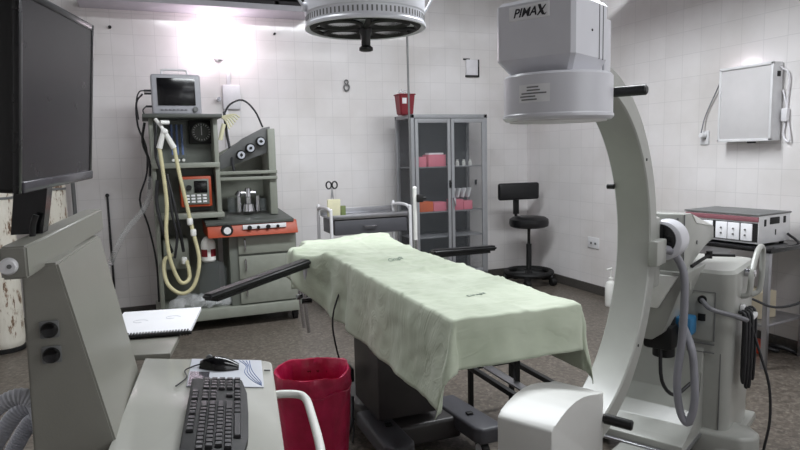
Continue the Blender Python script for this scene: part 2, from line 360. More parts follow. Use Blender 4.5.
# ================================================================ x-ray film viewer on the right wall
xv = thing('light_box', (4.49, 3.67, 1.62), 'white rectangular x-ray film light box hanging on the right wall', 'light box')
mb = MB(); mb.b2((4.44, 3.42, 1.62), (4.535, 3.9, 2.21), .006); part('housing', mb, M['whitep'], xv)
mb = MB(); mb.b2((4.432, 3.44, 1.64), (4.441, 3.885, 2.185), .002); part('opal_panel', mb, M['frosted'], xv)
mb = MB()
mb.b2((4.425, 3.42, 1.618), (4.442, 3.9, 1.64), .003).b2((4.425, 3.42, 2.19), (4.442, 3.9, 2.212), .003)
mb.b2((4.425, 3.42, 1.62), (4.442, 3.44, 2.21), .003).b2((4.425, 3.885, 1.62), (4.442, 3.9, 2.21), .003); part('front_frame', mb, M['whitep'], xv)
mb = MB(); mb.b2((4.47, 3.412, 2.1), (4.5, 3.421, 2.14), .002); part('rocker_switch', mb, M['blackm'], xv)
mb = MB(); mb.b2((4.45, 3.6, 1.605), (4.5, 3.64, 1.62)); part('latch', mb, M['blackm'], xv)
mb = MB(); mb.tube([(4.48, 3.9, 2.19), (4.515, 4.0, 2.05), (4.52, 4.11, 1.85), (4.49, 4.125, 1.7)], .006, 6); part('power_cord', mb, M['cableg'], xv)
mb = MB(); mb.tube([(4.5, 3.42, 2.17), (4.52, 3.36, 2.1), (4.525, 3.37, 1.85), (4.52, 3.33, 1.62), (4.525, 3.39, 1.66), (4.525, 3.37, 1.85), (4.525, 3.41, 2.0)], .007, 6)
mb.b2((4.5, 3.35, 1.76), (4.535, 3.4, 1.86), .008); part('side_cord', mb, M['conduit'], xv)
# ================================================================ gas cylinders at left
def cylinder(x, y, r, h, label):
    t = thing('gas_cylinder', (x, y, 0), label, 'gas cylinder', 'gas cylinders at the left wall')
    mb = MB(); mb.lathe([(r*.8, 0.02), (r*.96, .05), (r, .1), (r, h-.22), (r*.93, h-.12), (r*.7, h-.04), (r*.35, h)], (x, y, 0), 32); part('tank', mb, M['rust'], t)
    mb = MB(); mb.lathe([(r*.85, 0), (r*.99, 0.004), (r*1.0, .035), (r*.85, .045)], (x, y, 0), 32); part('foot_ring', mb, M['blackm'], t)
    mb = MB(); mb.cyl((x, y, h-.01), (x, y, h+.1), .025).cyl((x-.05, y, h+.06), (x+.05, y, h+.06), .018); part('valve', mb, M['chrome'], t)
    mb = MB(); mb.lathe([(r+.006, h*.83), (r+.006, h*.83+.02)], (x, y, 0), 32); part('strap_band', mb, M['seam'], t)
cylinder(-.8, 6.55, .135, 1.6, 'white rust streaked gas cylinder seen under the dark monitor')
cylinder(-1.17, 6.12, .15, 1.55, 'white rust streaked gas cylinder at the far left edge of the photo')
mb = MB(); mb.cyl((-.62, 6.75, .0), (-.62, 6.75, 2.2), .018, n=12); solo('wall_pipe', mb, M['seam'], 'thin dark upright pipe beside the gas cylinder', 'pipe')
# ================================================================ anaesthesia machine
am = thing('anaesthesia_machine', (.7, 6.2, 0), 'grey green anaesthesia machine with gauges, orange panels and drawers against the back wall', 'anaesthesia machine')
mb = MB(); mb.b2((.04, 5.93, .1), (1.36, 6.6, .2), .01); part('base_tray', mb, M['anal'], am)
for x in (.14, 1.3):
    for y in (6.02, 6.5):
        mb = MB(); mb.cyl((x-.02, y, .05), (x+.02, y, .05), .05, n=20).b2((x-.03, y-.02, .04), (x+.03, y+.02, .11)); part('caster', mb, M['blackm'], am)
mb = MB(); mb.b2((.08, 6.05, .2), (.115, 6.58, 1.95), .004).b2((.625, 6.05, .98), (.665, 6.58, 1.95), .004).b2((.115, 6.55, .2), (.66, 6.58, 1.95)); part('tower_panels', mb, M['anal'], am)
mb = MB(); mb.b2((.03, 5.96, 1.945), (.7, 6.6, 1.98), .006); part('top_shelf', mb, M['anad'], am)
mb = MB(); mb.b2((.08, 6.02, 1.5), (.665, 6.56, 1.545), .004); part('shelf', mb, M['anal'], am)
mb = MB(); mb.b2((.08, 6.0, 1.04), (.68, 6.56, 1.085), .004); part('shelf', mb, M['anal'], am)
mb = MB(); mb.b2((.115, 6.36, 1.545), (.625, 6.4, 1.945)).b2((.115, 6.3, 1.085), (.625, 6.34, 1.5)); part('recess_panel', mb, M['ana'], am)
# ventilator pressure dial
mb = MB(); mb.b2((.43, 6.28, 1.72), (.65, 6.37, 1.935), .008); dl = part('dial_gauge', mb, M['blackm'], am)
mb = MB(); mb.lathe([(.088, 6.268), (.088, 6.28)], (.54, 0, 1.828), 36, 'y'); part('dial_face', mb, M['anad'], dl)
mb = MB()
for i in range(20):
    a = i*PI/10; mb.box((.54+.072*math.sin(a), 6.266, 1.828+.072*math.cos(a)), (.004, .002, .016), 0, Matrix.Rotation(a, 3, 'Y'))
mb.b2((.537, 6.264, 1.80), (.543, 6.267, 1.885)); part('dial_marks', mb, M['whitep'], dl)
# flow tubes
mb = MB(); mb.b2((.24, 6.3, 1.59), (.4, 6.37, 1.925), .006); ft = part('flow_tube_block', mb, M['glassc'], am)
mb = MB()
for x in (.275, .32, .365): mb.cyl((x, 6.31, 1.62), (x, 6.31, 1.9), .011, n=12)
part('flow_tube', mb, M['padb'], ft)
mb = MB()
for x in (.275, .32, .365): mb.cyl((x, 6.25, 1.57), (x, 6.32, 1.57), .014, n=14, bev=.003)
part('knob', mb, M['white'], ft)
# orange monitor module
mb = MB(); mb.b2((.31, 6.08, 1.14), (.585, 6.28, 1.42), .012); om = part('orange_module', mb, M['orange'], am, 'orange front monitor module in the middle bay')
mb = MB(); mb.b2((.335, 6.068, 1.165), (.56, 6.081, 1.395), .003); part('face_plate', mb, M['ana'], om)
mb = MB(); mb.b2((.43, 6.06, 1.27), (.545, 6.07, 1.38), .003); part('screen', mb, M['blackg'], om)
mb = MB()
for i in range(4):
    for j in range(3): mb.b2((.35+i*.05, 6.06, 1.18+j*.028), (.385+i*.05, 6.07, 1.198+j*.028), .002)
part('button', mb, M['whitep'], om)
mb = MB(); mb.cyl((.385, 6.05, 1.32), (.385, 6.07, 1.32), .024, bev=.003); part('dial_knob', mb, M['blackm'], om)
# gauge wing at right
mb = MB(); mb.prism([(.66, 6.5, 1.03), (1.2, 6.5, 1.03), (1.2, 6.5, 1.86), (1.14, 6.5, 1.86), (.66, 6.5, 1.6)], (0, .08, 0), .004)
mb.b2((1.13, 6.12, 1.03), (1.2, 6.5, 1.85), .006); part('wing_back_panel', mb, M['anal'], am)
mb = MB(); mb.prism([(.68, 6.19, 1.47), (1.16, 6.19, 1.63), (1.16, 6.14, 1.87), (1.1, 6.14, 1.86), (.9, 6.14, 1.76), (.68, 6.14, 1.6)], (0, .06, 0), .005); gp = part('gauge_panel', mb, M['seam'], am)
for gx, gz in ((.875, 1.605), (.965, 1.668), (1.065, 1.73)):
    mb = MB(); mb.lathe([(.042, 6.115), (.046, 6.122), (.046, 6.16)], (gx, 0, gz), 28, 'y'); g = part('gauge', mb, M['blackm'], gp)
    mb = MB(); mb.lathe([(.034, 6.111), (.034, 6.118)], (gx, 0, gz), 28, 'y'); part('gauge_face', mb, M['pad'], g)
    mb = MB(); mb.box((gx, 6.109, gz), (.04, .003, .006), 0, Matrix.Rotation(gx*9, 3, 'Y')); mb.cyl((gx, 6.106, gz), (gx, 6.112, gz), .014); part('pointer', mb, M['blackm'], g)
mb = MB(); mb.b2((.66, 6.08, 1.425), (1.2, 6.2, 1.455), .004).b2((.66, 6.08, 1.37), (1.2, 6.12, 1.4), .004); part('rail', mb, M['anal'], am)
# work top and orange console
mb = MB(); mb.prism([(.5, 5.9, 1.0), (1.3, 5.9, 1.0), (1.27, 6.5, 1.06), (.5, 6.5, 1.06)], (0, 0, -.03), .004); part('work_top', mb, M['anad'], am)
mb = MB(); mb.prism([(.51, 5.92, .985), (1.33, 5.92, .985), (1.33, 5.86, .865), (.51, 5.86, .865)], (0, .5, 0), .006); oc = part('console', mb, M['orange'], am, 'orange control console under the work top')
mb = MB(); mb.lathe([(.05, 5.865), (.055, 5.885), (.055, 5.91)], (.68, 0, .925), 28, 'y'); cg = part('console_gauge', mb, M['blackm'], oc)
mb = MB(); mb.lathe([(.032, 5.858), (.032, 5.868)], (.68, 0, .925), 28, 'y'); part('gauge_face', mb, M['whitep'], cg)
mb = MB(); mb.b2((.82, 5.868, .925), (1.22, 5.89, .965), .004); part('label_strip', mb, M['whitep'], oc)
mb = MB()
for i, x in enumerate((.88, .96, 1.05, 1.14)): mb.cyl((x, 5.85, .94), (x, 5.89, .94), .014 if i % 2 else .02, bev=.003)
part('knob', mb, M['blackm'], oc)
# drawers
mb = MB(); mb.b2((.7, 5.97, .2), (1.33, 6.5, .87), .006); part('drawer_unit', mb, M['ana'], am)
for z0, z1 in ((.685, .855), (.45, .665), (.215, .43)):
    mb = MB(); mb.b2((.78, 5.945, z0), (1.32, 5.972, z1), .006); d = part('drawer', mb, M['anal'], am)
    mb = MB(); mb.tube([(.84, 5.948, z1-.03), (.84, 5.925, z1-.035), (.84, 5.925, z1-.13), (.84, 5.948, z1-.135)], .008, 8, 2); part('handle', mb, M['chrome'], d)
# vaporiser / valve block on the work top
mb = MB(); mb.cyl((.93, 6.2, 1.06), (.93, 6.2, 1.14), .06, .05, bev=.006).cyl((.93, 6.2, 1.14), (.93, 6.2, 1.2), .03).cyl((.86, 6.2, 1.24), (1.0, 6.2, 1.24), .022).cyl((.93, 6.2, 1.2), (.93, 6.2, 1.29), .035, .026, bev=.006)
mb.cyl((.84, 6.2, 1.06), (.84, 6.2, 1.21), .022).cyl((1.02, 6.2, 1.06), (1.02, 6.2, 1.21), .022).cyl((.83, 6.2, 1.215), (.85, 6.2, 1.26), .03, .02)
part('valve_block', mb, M['chrome'], am)
for x_, h_ in ((.78, 1.2), (1.07, 1.18)):
    mb = MB(); mb.cyl((x_, 6.25, 1.055), (x_, 6.25, h_), .042, n=20, bev=.006); part('glass_dome', mb, M['glassc'], am)
# bellows canister hanging in the left bay and hoses
mb = MB(); mb.lathe([(.1, .22), (.13, .25), (.13, .55), (.1, .61), (.05, .63)], (.55, 6.08, 0), 28); part('breathing_jar', mb, M['glassc'], am)
mb = MB(); mb.b2((.13, 6.2, .55), (.36, 6.4, .85), .02).cyl((.2, 6.15, .7), (.2, 6.22, .7), .03).cyl((.3, 6.15, .62), (.3, 6.22, .62), .03); part('hose_port_block', mb, M['anal'], am)
yp = MB(); yp.tube([(.135, 5.95, 1.93), (.18, 5.9, 1.86), (.2, 5.88, 1.79)], .016, 10).cyl((.17, 5.87, 1.9), (.24, 5.9, 1.9), .018).cyl((.19, 5.88, 1.82), (.15, 5.9, 1.68), .02, .026).cyl((.2, 5.88, 1.82), (.27, 5.9, 1.68), .02, .026).sphere((.2, 5.88, 1.82), .03)
part('y_piece', yp, M['white'], am)
mb = MB(); mb.tube([(.15, 5.9, 1.7), (.165, 5.88, 1.5), (.18, 5.87, 1.2), (.16, 5.86, .95), (.18, 5.84, .7), (.25, 5.84, .5), (.33, 5.88, .52), (.32, 5.95, .66), (.3, 6.15, .62)], .017, 10, 10, corr=.06, corr_n=190); part('breathing_hose', mb, M['hose'], am)
mb = MB(); mb.tube([(.27, 5.9, 1.7), (.3, 5.87, 1.45), (.34, 5.86, 1.2), (.38, 5.86, .95), (.42, 5.84, .68), (.36, 5.82, .46), (.25, 5.82, .4), (.14, 5.85, .5), (.13, 5.95, .68), (.2, 6.15, .7)], .017, 10, 10, corr=.06, corr_n=200); part('breathing_hose', mb, M['hose'], am)
for x_, y_, z_ in ((.362, 5.86, 1.0), (.385, 5.86, .9), (.3, 5.96, .64)):
    mb = MB(); mb.lathe([(.022, z_), (.026, z_+.01), (.026, z_+.05), (.022, z_+.06)], (x_, y_, 0), 14); part('hose_joint', mb, M['white'], am)
mb = MB(); mb.tube([(.14, 6.03, 1.9), (.12, 5.98, 1.6), (.2, 5.95, 1.35), (.22, 5.93, 1.1), (.25, 5.93, .9), (.22, 5.95, .7)], .012, 8)
mb.tube([(.2, 6.0, 1.45), (.24, 5.95, 1.2), (.27, 5.93, 1.0), (.3, 5.98, .75)], .014, 8).tube([(.12, 6.0, 1.4), (.1, 5.98, 1.2), (.14, 5.95, .95), (.2, 6.0, .75)], .016, 8); part('cable_bundle', mb, M['cable'], am)
mb = MB(); mb.tube([(.76, 6.3, 2.0), (.82, 6.3, 2.09), (.94, 6.3, 2.13), (1.05, 6.3, 2.03), (1.12, 6.3, 1.87)], .009, 8)
mb.tube([(.76, 6.3, 2.02), (.77, 6.25, 1.8), (.79, 6.2, 1.62), (.8, 6.1, 1.44)], .013, 8); part('arched_cable', mb, M['cable'], am)
mb = MB()
for i in range(6): mb.tube([(.72, 6.28, 1.97), (.76+.015*i, 6.22, 1.93+.012*i), (.79+.02*i, 6.2, 1.85+.022*i)], .008, 6)
mb.cyl((.7, 6.2, 1.75), (.74, 6.2, 1.9), .02); part('tubing_ends', mb, M['teal'], am)
mb = MB(); mb.tube([(.05, 6.55, 2.2), (-.01, 6.6, 2.12), (-.01, 6.6, 1.9), (.05, 6.6, 1.7), (.04, 6.6, 1.45), (-.04, 6.6, 1.2), (.02, 6.55, .95), (.07, 6.5, .6), (.07, 6.5, .2)], .009, 8)
mb.tube([(.05, 6.5, 1.93), (.02, 6.5, 1.75), (.07, 6.5, 1.55), (.05, 6.5, 1.3)], .012, 8); part('side_cable', mb, M['cable'], am)
mb = MB(); mb.tube([(.06, 6.4, 1.42), (.05, 6.35, 1.25), (-.03, 6.3, 1.1), (-.16, 6.35, .95), (-.26, 6.45, .78), (-.34, 6.6, .6)], .026, 10, 8, corr=.08, corr_n=90); part('clear_breathing_hose', mb, M['plasticfilm'], am)
# clear plastic bags on the tray
mb = MB()
for i, (x, y, r) in enumerate(((.3, 6.1, .1), (.42, 6.04, .09), (.5, 6.02, .07), (.63, 6.04, .08), (.22, 6.05, .07), (.55, 6.1, .08))):
    mb.sphere((x, y, .205+r*.7), r, (1.1, .8, .75), 14)
for v in mb.bm.verts: v.co += noise.noise_vector(v.co*22)*.03; v.co.z = max(v.co.z, .203)
solo('clear_plastic_bag', mb, M['plasticfilm'], 'crumpled clear plastic bags in the open bay beside the drawers', 'plastic bag')
bt = thing('white_bottle', (.53, 6.1, .63), 'white plastic bottle with a red printed label standing on the clear jar', 'bottle')
mb = MB(); mb.lathe([(.055, .63), (.066, .645), (.066, .79), (.058, .82), (.042, .845), (.03, .86)], (.52, 6.05, 0), 28); part('body', mb, M['white'], bt)
mb = MB(); mb.lathe([(.0668, .68), (.0668, .75)], (.52, 6.05, 0), 28, wob=lambda a, i: 0, cap=False)
for f in [f for f in mb.bm.faces if f.calc_center_median().y > 6.03 or abs(f.calc_center_median().x-.52) < .012]: mb.bm.faces.remove(f)
part('red_label', mb, M['red'], bt, smooth=0)
# patient monitor on the top shelf
pm = thing('patient_monitor', (.33, 6.25, 1.98), 'pale grey patient monitor with dark screen on top of the anaesthesia machine', 'monitor')
mb = MB(); mb.b2((.12, 6.16, 1.985), (.545, 6.36, 2.345), .02, 3); part('housing', mb, M['mongrey'], pm)
mb = MB(); mb.b2((.17, 6.15, 2.065), (.495, 6.162, 2.31), .004); part('screen', mb, M['blackg'], pm)
mb = MB(); mb.cyl((.49, 6.14, 2.03), (.49, 6.162, 2.03), .024, bev=.004); part('rotary_knob', mb, M['seam'], pm)
mb = MB()
for i in range(7): mb.b2((.19+i*.034, 6.152, 2.02), (.215+i*.034, 6.162, 2.034), .002)
part('button', mb, M['cableg'], pm)
mb = MB(); mb.tube([(.22, 6.27, 2.33), (.22, 6.27, 2.38), (.25, 6.27, 2.395), (.41, 6.27, 2.395), (.44, 6.27, 2.38), (.44, 6.27, 2.33)], .011, 8, 3); part('carry_handle', mb, M['whitep'], pm)
mb = MB(); mb.cyl((.06, 6.22, 2.2), (.13, 6.22, 2.2), .01).cyl((.06, 6.22, 2.175), (.13, 6.22, 2.175), .01).cyl((.07, 6.22, 2.06), (.13, 6.22, 2.06), .01)
mb.tube([(.07, 6.22, 2.2), (.02, 6.25, 2.19), (-.01, 6.3, 2.1), (.0, 6.35, 1.95)], .006, 6).tube([(.07, 6.22, 2.06), (.04, 6.18, 2.02), (.06, 6.1, 1.96)], .006, 6); part('sensor_plug', mb, M['cable'], pm)
# ================================================================ instrument trolley
tr = thing('instrument_trolley', (2.1, 6.15, 0), 'stainless instrument trolley with tubular ends against the back wall left of the cabinet', 'trolley')
for x in (1.66, 2.49):
    mb = MB(); mb.tube([(x, 5.88, .06), (x, 5.88, .98), (x, 5.9, 1.03), (x, 5.98, 1.06), (x, 6.2, 1.06), (x, 6.32, 1.04), (x, 6.36, .99), (x, 6.36, .06)], .016, 10, 4); part('end_frame', mb, M['whitep'], tr)
mb = MB(); mb.b2((1.68, 5.9, .955), (2.47, 6.34, .975), .004).b2((1.68, 5.89, .955), (2.47, 5.905, 1.0), .003).b2((1.68, 6.34, .955), (2.47, 6.355, 1.03), .003); part('top_tray', mb, M['steel'], tr)
mb = MB(); mb.b2((1.7, 5.9, .8), (2.46, 6.33, .945), .008); dr = part('drawer', mb, M['tbase'], tr)
mb = MB(); mb.tube([(2.0, 5.9, .88), (2.0, 5.87, .88), (2.12, 5.87, .88), (2.12, 5.9, .88)], .007, 8, 2); part('handle', mb, M['chrome'], dr)
mb = MB(); mb.b2((1.68, 5.9, .3), (2.47, 6.34, .32), .004); part('lower_shelf', mb, M['steel'], tr)
for x in (1.66, 2.49):
    for y in (5.88, 6.36):
        mb = MB(); mb.cyl((x-.012, y, .035), (x+.012, y, .035), .035, n=18, bev=.004).b2((x-.018, y-.012, .03), (x+.018, y+.012, .08)); part('caster', mb, M['blackm'], tr)
nh = thing('card_holder', (1.74, 6.0, .975), 'ivory paper packet with green edge standing upright on the trolley', 'packet')
mb = MB(); mb.box((1.73, 6.02, 1.065), (.13, .03, .17), .004, Matrix.Rotation(.1, 3, 'X')); part('packet', mb, M['teal'], nh)
mb = MB(); mb.box((1.83, 6.04, 1.03), (.05, .04, .1), .004); part('green_box', mb, mat('green_box', '#6d7a4a', .6), nh)
sc = thing('scissors', (1.72, 6.03, 1.17), 'black handled scissors standing in the ivory packet on the trolley', 'scissors')
for sx in (-1, 1):
    mb = MB(); mb.tube([(1.72+sx*.03+.026*math.cos(a), 6.03, 1.29+.035*math.sin(a)+.0*sx) for a in [i*PI/4 for i in range(8)]], .0075, 8, 3, True); part('handle', mb, M['black'], sc)
mb = MB(); mb.box((1.715, 6.028, 1.2), (.012, .004, .13), 0, Matrix.Rotation(.12, 3, 'Y')).box((1.727, 6.032, 1.2), (.012, .004, .13), 0, Matrix.Rotation(-.12, 3, 'Y')); part('blade', mb, M['steel'], sc)
# ================================================================ glazed cabinet
cb = thing('glass_cabinet', (3.1, 6.45, 0), 'grey steel medical cabinet with two glass doors against the back wall', 'cabinet')
x0, x1, y0, y1, zt = 2.655, 3.575, 6.2, 6.66, 1.99
mb = MB()
for x in (x0, x1-.04):
    for y in (y0, y1-.04): mb.b2((x, y, 0), (x+.04, y+.04, zt), .004)
mb.b2((x0, y0, zt-.04), (x1, y1, zt), .004).b2((x0, y0, .18), (x1, y1, .23), .004); part('frame', mb, M['cab'], cb)
mb = MB(); mb.b2((x0+.03, y1-.02, .2), (x1-.03, y1-.005, zt-.03)); part('back_panel', mb, M['cabin'], cb)
mb = MB()
for z in (.66, .94, 1.43):
    mb = MB(); mb.b2((x0+.03, y0+.04, z-.012), (x1-.03, y1-.03, z), .002); part('shelf', mb, M['cab'], cb)
for y in (x0+.018, x1-.022):
    mb = MB(); mb.b2((y, y0+.04, .23), (y+.004, y1-.04, zt-.04)); part('side_glass', mb, M['glass'], cb)
for a, b in ((x0+.04, 3.11), (3.12, x1-.04)):
    mb = MB(); mb.b2((a, y0-.02, .24), (a+.035, y0, zt-.045), .003).b2((b-.035, y0-.02, .24), (b, y0, zt-.045), .003).b2((a+.035, y0-.02, .24), (b-.035, y0, .28), .003).b2((a+.035, y0-.02, zt-.09), (b-.035, y0, zt-.045), .003); d = part('door', mb, M['cab'], cb)
    mb = MB(); mb.b2((a+.03, y0-.012, .27), (b-.03, y0-.008, zt-.08)); part('glass_pane', mb, M['glass'], d)
    if a < 3:
        mb = MB(); mb.b2((3.085, y0-.035, 1.2), (3.105, y0-.018, 1.28), .003).cyl((3.095, y0-.045, 1.25), (3.095, y0-.02, 1.25), .012); part('lock', mb, M['blackm'], d)
    else:
        mb = MB(); mb.cyl((3.14, y0-.05, 1.08), (3.14, y0-.02, 1.08), .014).b2((3.13, y0-.055, 1.0), (3.15, y0-.045, 1.09), .002); part('handle', mb, M['chrome'], d)
def boxes(lst, m, group, name, cat, labels):
    for (a, b), lab in zip(lst, labels):
        mb = MB(); mb.b2(a, b, .004); solo(name, mb, m, lab, cat, group)
boxes([((2.74, 6.27, 1.432), (2.86, 6.42, 1.54)), ((2.88, 6.26, 1.432), (3.09, 6.42, 1.56))], M['pink'], 'pink boxes in the cabinet', 'supply_box', 'box',
      ['small pink box at left on the cabinet upper shelf', 'wide pink box on the cabinet upper shelf'])
boxes([((3.17, 6.26, .942), (3.3, 6.42, 1.06)), ((3.31, 6.27, .942), (3.42, 6.42, 1.04))], M['pink'], 'pink boxes in the cabinet', 'supply_box', 'box',
      ['pink box under packets behind the right cabinet door', 'right hand pink box behind the right cabinet door, lower shelf'])
boxes([((2.74, 6.26, .942), (2.93, 6.42, 1.05))], M['orangebox'], 'pink boxes in the cabinet', 'supply_box', 'box', ['orange box on the cabinet lower shelf'])
boxes([((2.935, 6.26, .942), (3.09, 6.42, 1.04))], M['pink'], 'pink boxes in the cabinet', 'supply_box', 'box', ['pink box beside the orange box, cabinet lower shelf'])
for i in range(4):
    mb = MB(); mb.box((3.2+i*.065, 6.33, 1.13), (.02, .09, .11), .006, Matrix.Rotation(.3, 3, 'Y'))
    solo('sterile_packet', mb, M['whitep'], ('leftmost', 'second from left', 'third from left', 'rightmost')[i]+' of four white packets on the pink boxes behind the right cabinet door', 'packet', 'packets behind the right door')
for i in range(3):
    mb = MB(); mb.lathe([(.018, 1.431), (.02, 1.44), (.02, 1.475), (.012, 1.485), (.014, 1.5)], (3.25+i*.08, 6.3, 0), 14)
    solo('small_vial', mb, M['white'], ('leftmost', 'middle', 'rightmost')[i]+' of three small white vials behind the right cabinet door, upper shelf', 'vial', 'vials behind the right door')
mb = MB(); mb.b2((3.2, 6.25, 1.57), (3.22, 6.4, 1.58)); mb.b2((2.78, 6.28, 1.561), (3.06, 6.4, 1.575), .003); 
for v in mb.bm.verts: pass
mb.bm.free(); mb = MB(); mb.b2((2.9, 6.28, 1.561), (3.07, 6.4, 1.58), .003); solo('folded_paper', mb, M['paper'], 'thin white folded paper on the wide pink box in the cabinet', 'paper')
# sharps bin on the cabinet
sb = thing('sharps_bin', (2.72, 6.38, zt), 'small red sharps bin standing on top of the glass cabinet', 'sharps bin')
mb = MB(); mb.loft([[(2.665+sx*(r), 6.38+sy*r*.9, z) for sx, sy in ((-1, -1), (1, -1), (1, 1), (-1, 1))] for z, r in ((zt, .072), (zt+.22, .09))])
es = list(mb.bm.edges); bmesh.ops.bevel(mb.bm, geom=es, offset=.012, segments=3, affect='EDGES'); part('body', mb, M['red'], sb)
mb = MB(); mb.b2((2.57, 6.292, zt+.21), (2.76, 6.468, zt+.225), .006); part('lid', mb, M['red'], sb)
mb = MB(); mb.box((2.63, 6.302, zt+.15), (.05, .003, .06), .001, Matrix.Rotation(.075, 3, 'X')); part('label_sticker', mb, M['whitep'], sb)
mb = MB()
for i in range(5): mb.sphere((2.62+.02*i, 6.38, zt+.24), .03, (1, 1, .9), 10)
for v in mb.bm.verts: v.co += noise.noise_vector(v.co*30)*.015; v.co.z = max(v.co.z, zt+.226)
part('plastic_wrap', mb, M['plasticfilm'], sb)
mb = MB(); mb.cyl((3.35, 6.4, zt), (3.35, 6.4, zt+.02), .05); mb.bm.free(); 
# thin rod hanging by the cabinet up to the surgical lamp
mb = MB(); mb.cyl((2.615, 6.17, 3.7), (2.635, 6.17, .12), .011, n=10); solo('hanging_pipe', mb, M['seam'], 'thin dark pipe running down in front of the red sharps bin', 'pipe')
# ================================================================ wheeled stool
st = thing('wheeled_stool', (4.2, 6.35, 0), 'black vinyl wheeled stool with backrest in the corner', 'stool')
sx, sy = 4.24, 6.33
mb = MB(); mb.lathe([(.02, .635), (.17, .64), (.2, .655), (.208, .69), (.203, .73), (.17, .755), (.05, .765)], (sx, sy, 0), 40); part('seat', mb, M['vinyl'], st)
mb = MB(); mb.box((4.17, 6.42, 1.04), (.47, .06, .19), .025, Matrix.Rotation(-.1, 3, 'Z'), 3); part('backrest', mb, M['vinyl'], st)
mb = MB(); mb.tube([(sx-.05, sy+.1, .67), (4.19, 6.44, .66), (4.17, 6.47, .75), (4.17, 6.47, 1.0)], .016, 10, 4).b2((4.14, 6.455, .78), (4.2, 6.485, .98), .004); part('backrest_bracket', mb, M['blackm'], st)
mb = MB(); mb.cyl((sx, sy, .14), (sx, sy, .45), .028).cyl((sx, sy, .45), (sx, sy, .655), .016); part('gas_lift', mb, M['blackm'], st)
mb = MB()
for i in range(5):
    a = i*2*PI/5+.3; e = V((sx+.27*math.cos(a), sy+.27*math.sin(a), .09)); s_ = V((sx, sy, .13))
    mb.cyl(s_, e, .042, .034, 12)
mb.cyl((sx, sy, .09), (sx, sy, .16), .045); part('star_base', mb, M['blackm'], st)
mb = MB(); mb.tube([(sx+.235*math.cos(i*PI/8), sy+.235*math.sin(i*PI/8), .13) for i in range(16)], .03, 10, 2, True); part('foot_ring', mb, M['blackm'], st)
for i in range(5):
    a = i*2*PI/5+.3; x, y = sx+.265*math.cos(a), sy+.265*math.sin(a)
    mb = MB(); mb.cyl((x-.026, y, .042), (x+.026, y, .042), .042, n=18, bev=.005).cyl((x, y, .04), (x, y, .09), .012); part('caster', mb, M['blackm'], st)
st.location.x = 4.16; st.scale = (1.12, 1.12, 1.06)
# ================================================================ electrosurgical unit and its table
Mg = Matrix.Translation((3.984, 3.457, 0)) @ Matrix.Rotation(.135, 4, 'Z')
et = thing('equipment_table', (4.15, 3.45, 0), 'steel equipment table with a black top under the white and maroon unit', 'table', rz=0)
mb = MB(Mg); mb.b2((-.06, -.42, .84), (.5, .36, .87), .006); part('table_top', mb, M['blackg'], et)
for x, y in ((-.02, -.38), (-.02, .32), (.46, -.38), (.46, .32)):
    mb = MB(Mg); mb.b2((x-.018, y-.018, .0), (x+.018, y+.018, .84), .003); part('leg', mb, M['steel'], et)
mb = MB(Mg); mb.b2((-.02, -.38, .3), (.46, .32, .32), .003); part('lower_shelf', mb, M['steel'], et)
mb = MB(Mg); mb.b2((-.025, -.1, .56), (-.015, .3, .84), .002); part('front_panel', mb, M['steel'], et)
eu = thing('electrosurgical_unit', Mg @ V((.2, 0, .87)), 'white electrosurgical unit with maroon stripe on the black topped table', 'medical device', rz=.135)
mb = MB(Mg); mb.b2((0, -.294, .885), (.393, .294, 1.09), .006); part('housing', mb, M['whitep'], eu)
mb = MB(Mg); mb.b2((-.01, -.3, 1.088), (.397, .3, 1.1), .003); part('top_cover', mb, M['seam'], eu)
mb = MB(Mg); mb.b2((-.008, -.29, 1.045), (0.002, .29, 1.08), .002); part('maroon_stripe', mb, M['maroon'], eu)
mb = MB(Mg)
for y in (.24, .1, -.015, -.11): mb.b2((-.012, y-.045, .905), (.0, y+.045, 1.03), .002)
mb.b2((-.012, -.25, .905), (0, -.165, 1.03), .002); part('front_module', mb, M['paper'], eu)
mb = MB(Mg); mb.b2((-.006, -.285, .9), (0.001, .2, 1.035)); part('front_recess', mb, M['blackm'], eu)
for y in (.1, -.015, -.11, -.2):
    for z in (.945, .985): mb = MB(Mg); mb.cyl((-.018, y, z), (-.01, y, z), .007, n=10); part('socket', mb, M['seam'], eu)
mb = MB(Mg); mb.b2((.13, -.298, 1.02), (.25, -.292, 1.07), .003).b2((.06, -.298, 1.01), (.085, -.292, 1.06), .003).b2((.3, -.298, 1.02), (.33, -.292, 1.07), .003).b2((.2, -.297, .94), (.21, -.292, .98)); part('side_slot', mb, M['blackm'], eu)
for x, y in ((.04, -.26), (.04, .26), (.35, -.26), (.35, .26)):
    mb = MB(Mg); mb.cyl((x, y, .87), (x, y, .886), .016, n=12); part('foot', mb, M['blackm'], eu)
mb = MB(); mb.tube([(4.36, 3.2, .94), (4.4, 3.12, .85), (4.36, 3.0, .6), (4.2, 2.95, .5), (4.0, 3.0, .47), (3.9, 3.1, .52)], .009, 8); solo('hanging_mains_cable', mb, M['cable'], 'black mains cable looping down from the equipment table', 'cable')
mb = MB(); mb.b2((4.0, 3.2, .322), (4.28, 3.6, .52), .006); solo('cardboard_box', mb, M['cardboard'], 'beige box on the lower shelf of the equipment table', 'box')
op = thing('orange_floor_socket', (4.33, 3.35, 0), 'orange plug block on the floor near the right wall', 'plug')
mb = MB(); mb.b2((4.27, 3.3, .0), (4.35, 3.4, .1), .012); part('block', mb, M['orangef'], op)
mb = MB(); mb.cyl((4.31, 3.29, .06), (4.31, 3.302, .06), .02); part('socket', mb, M['blackm'], op)
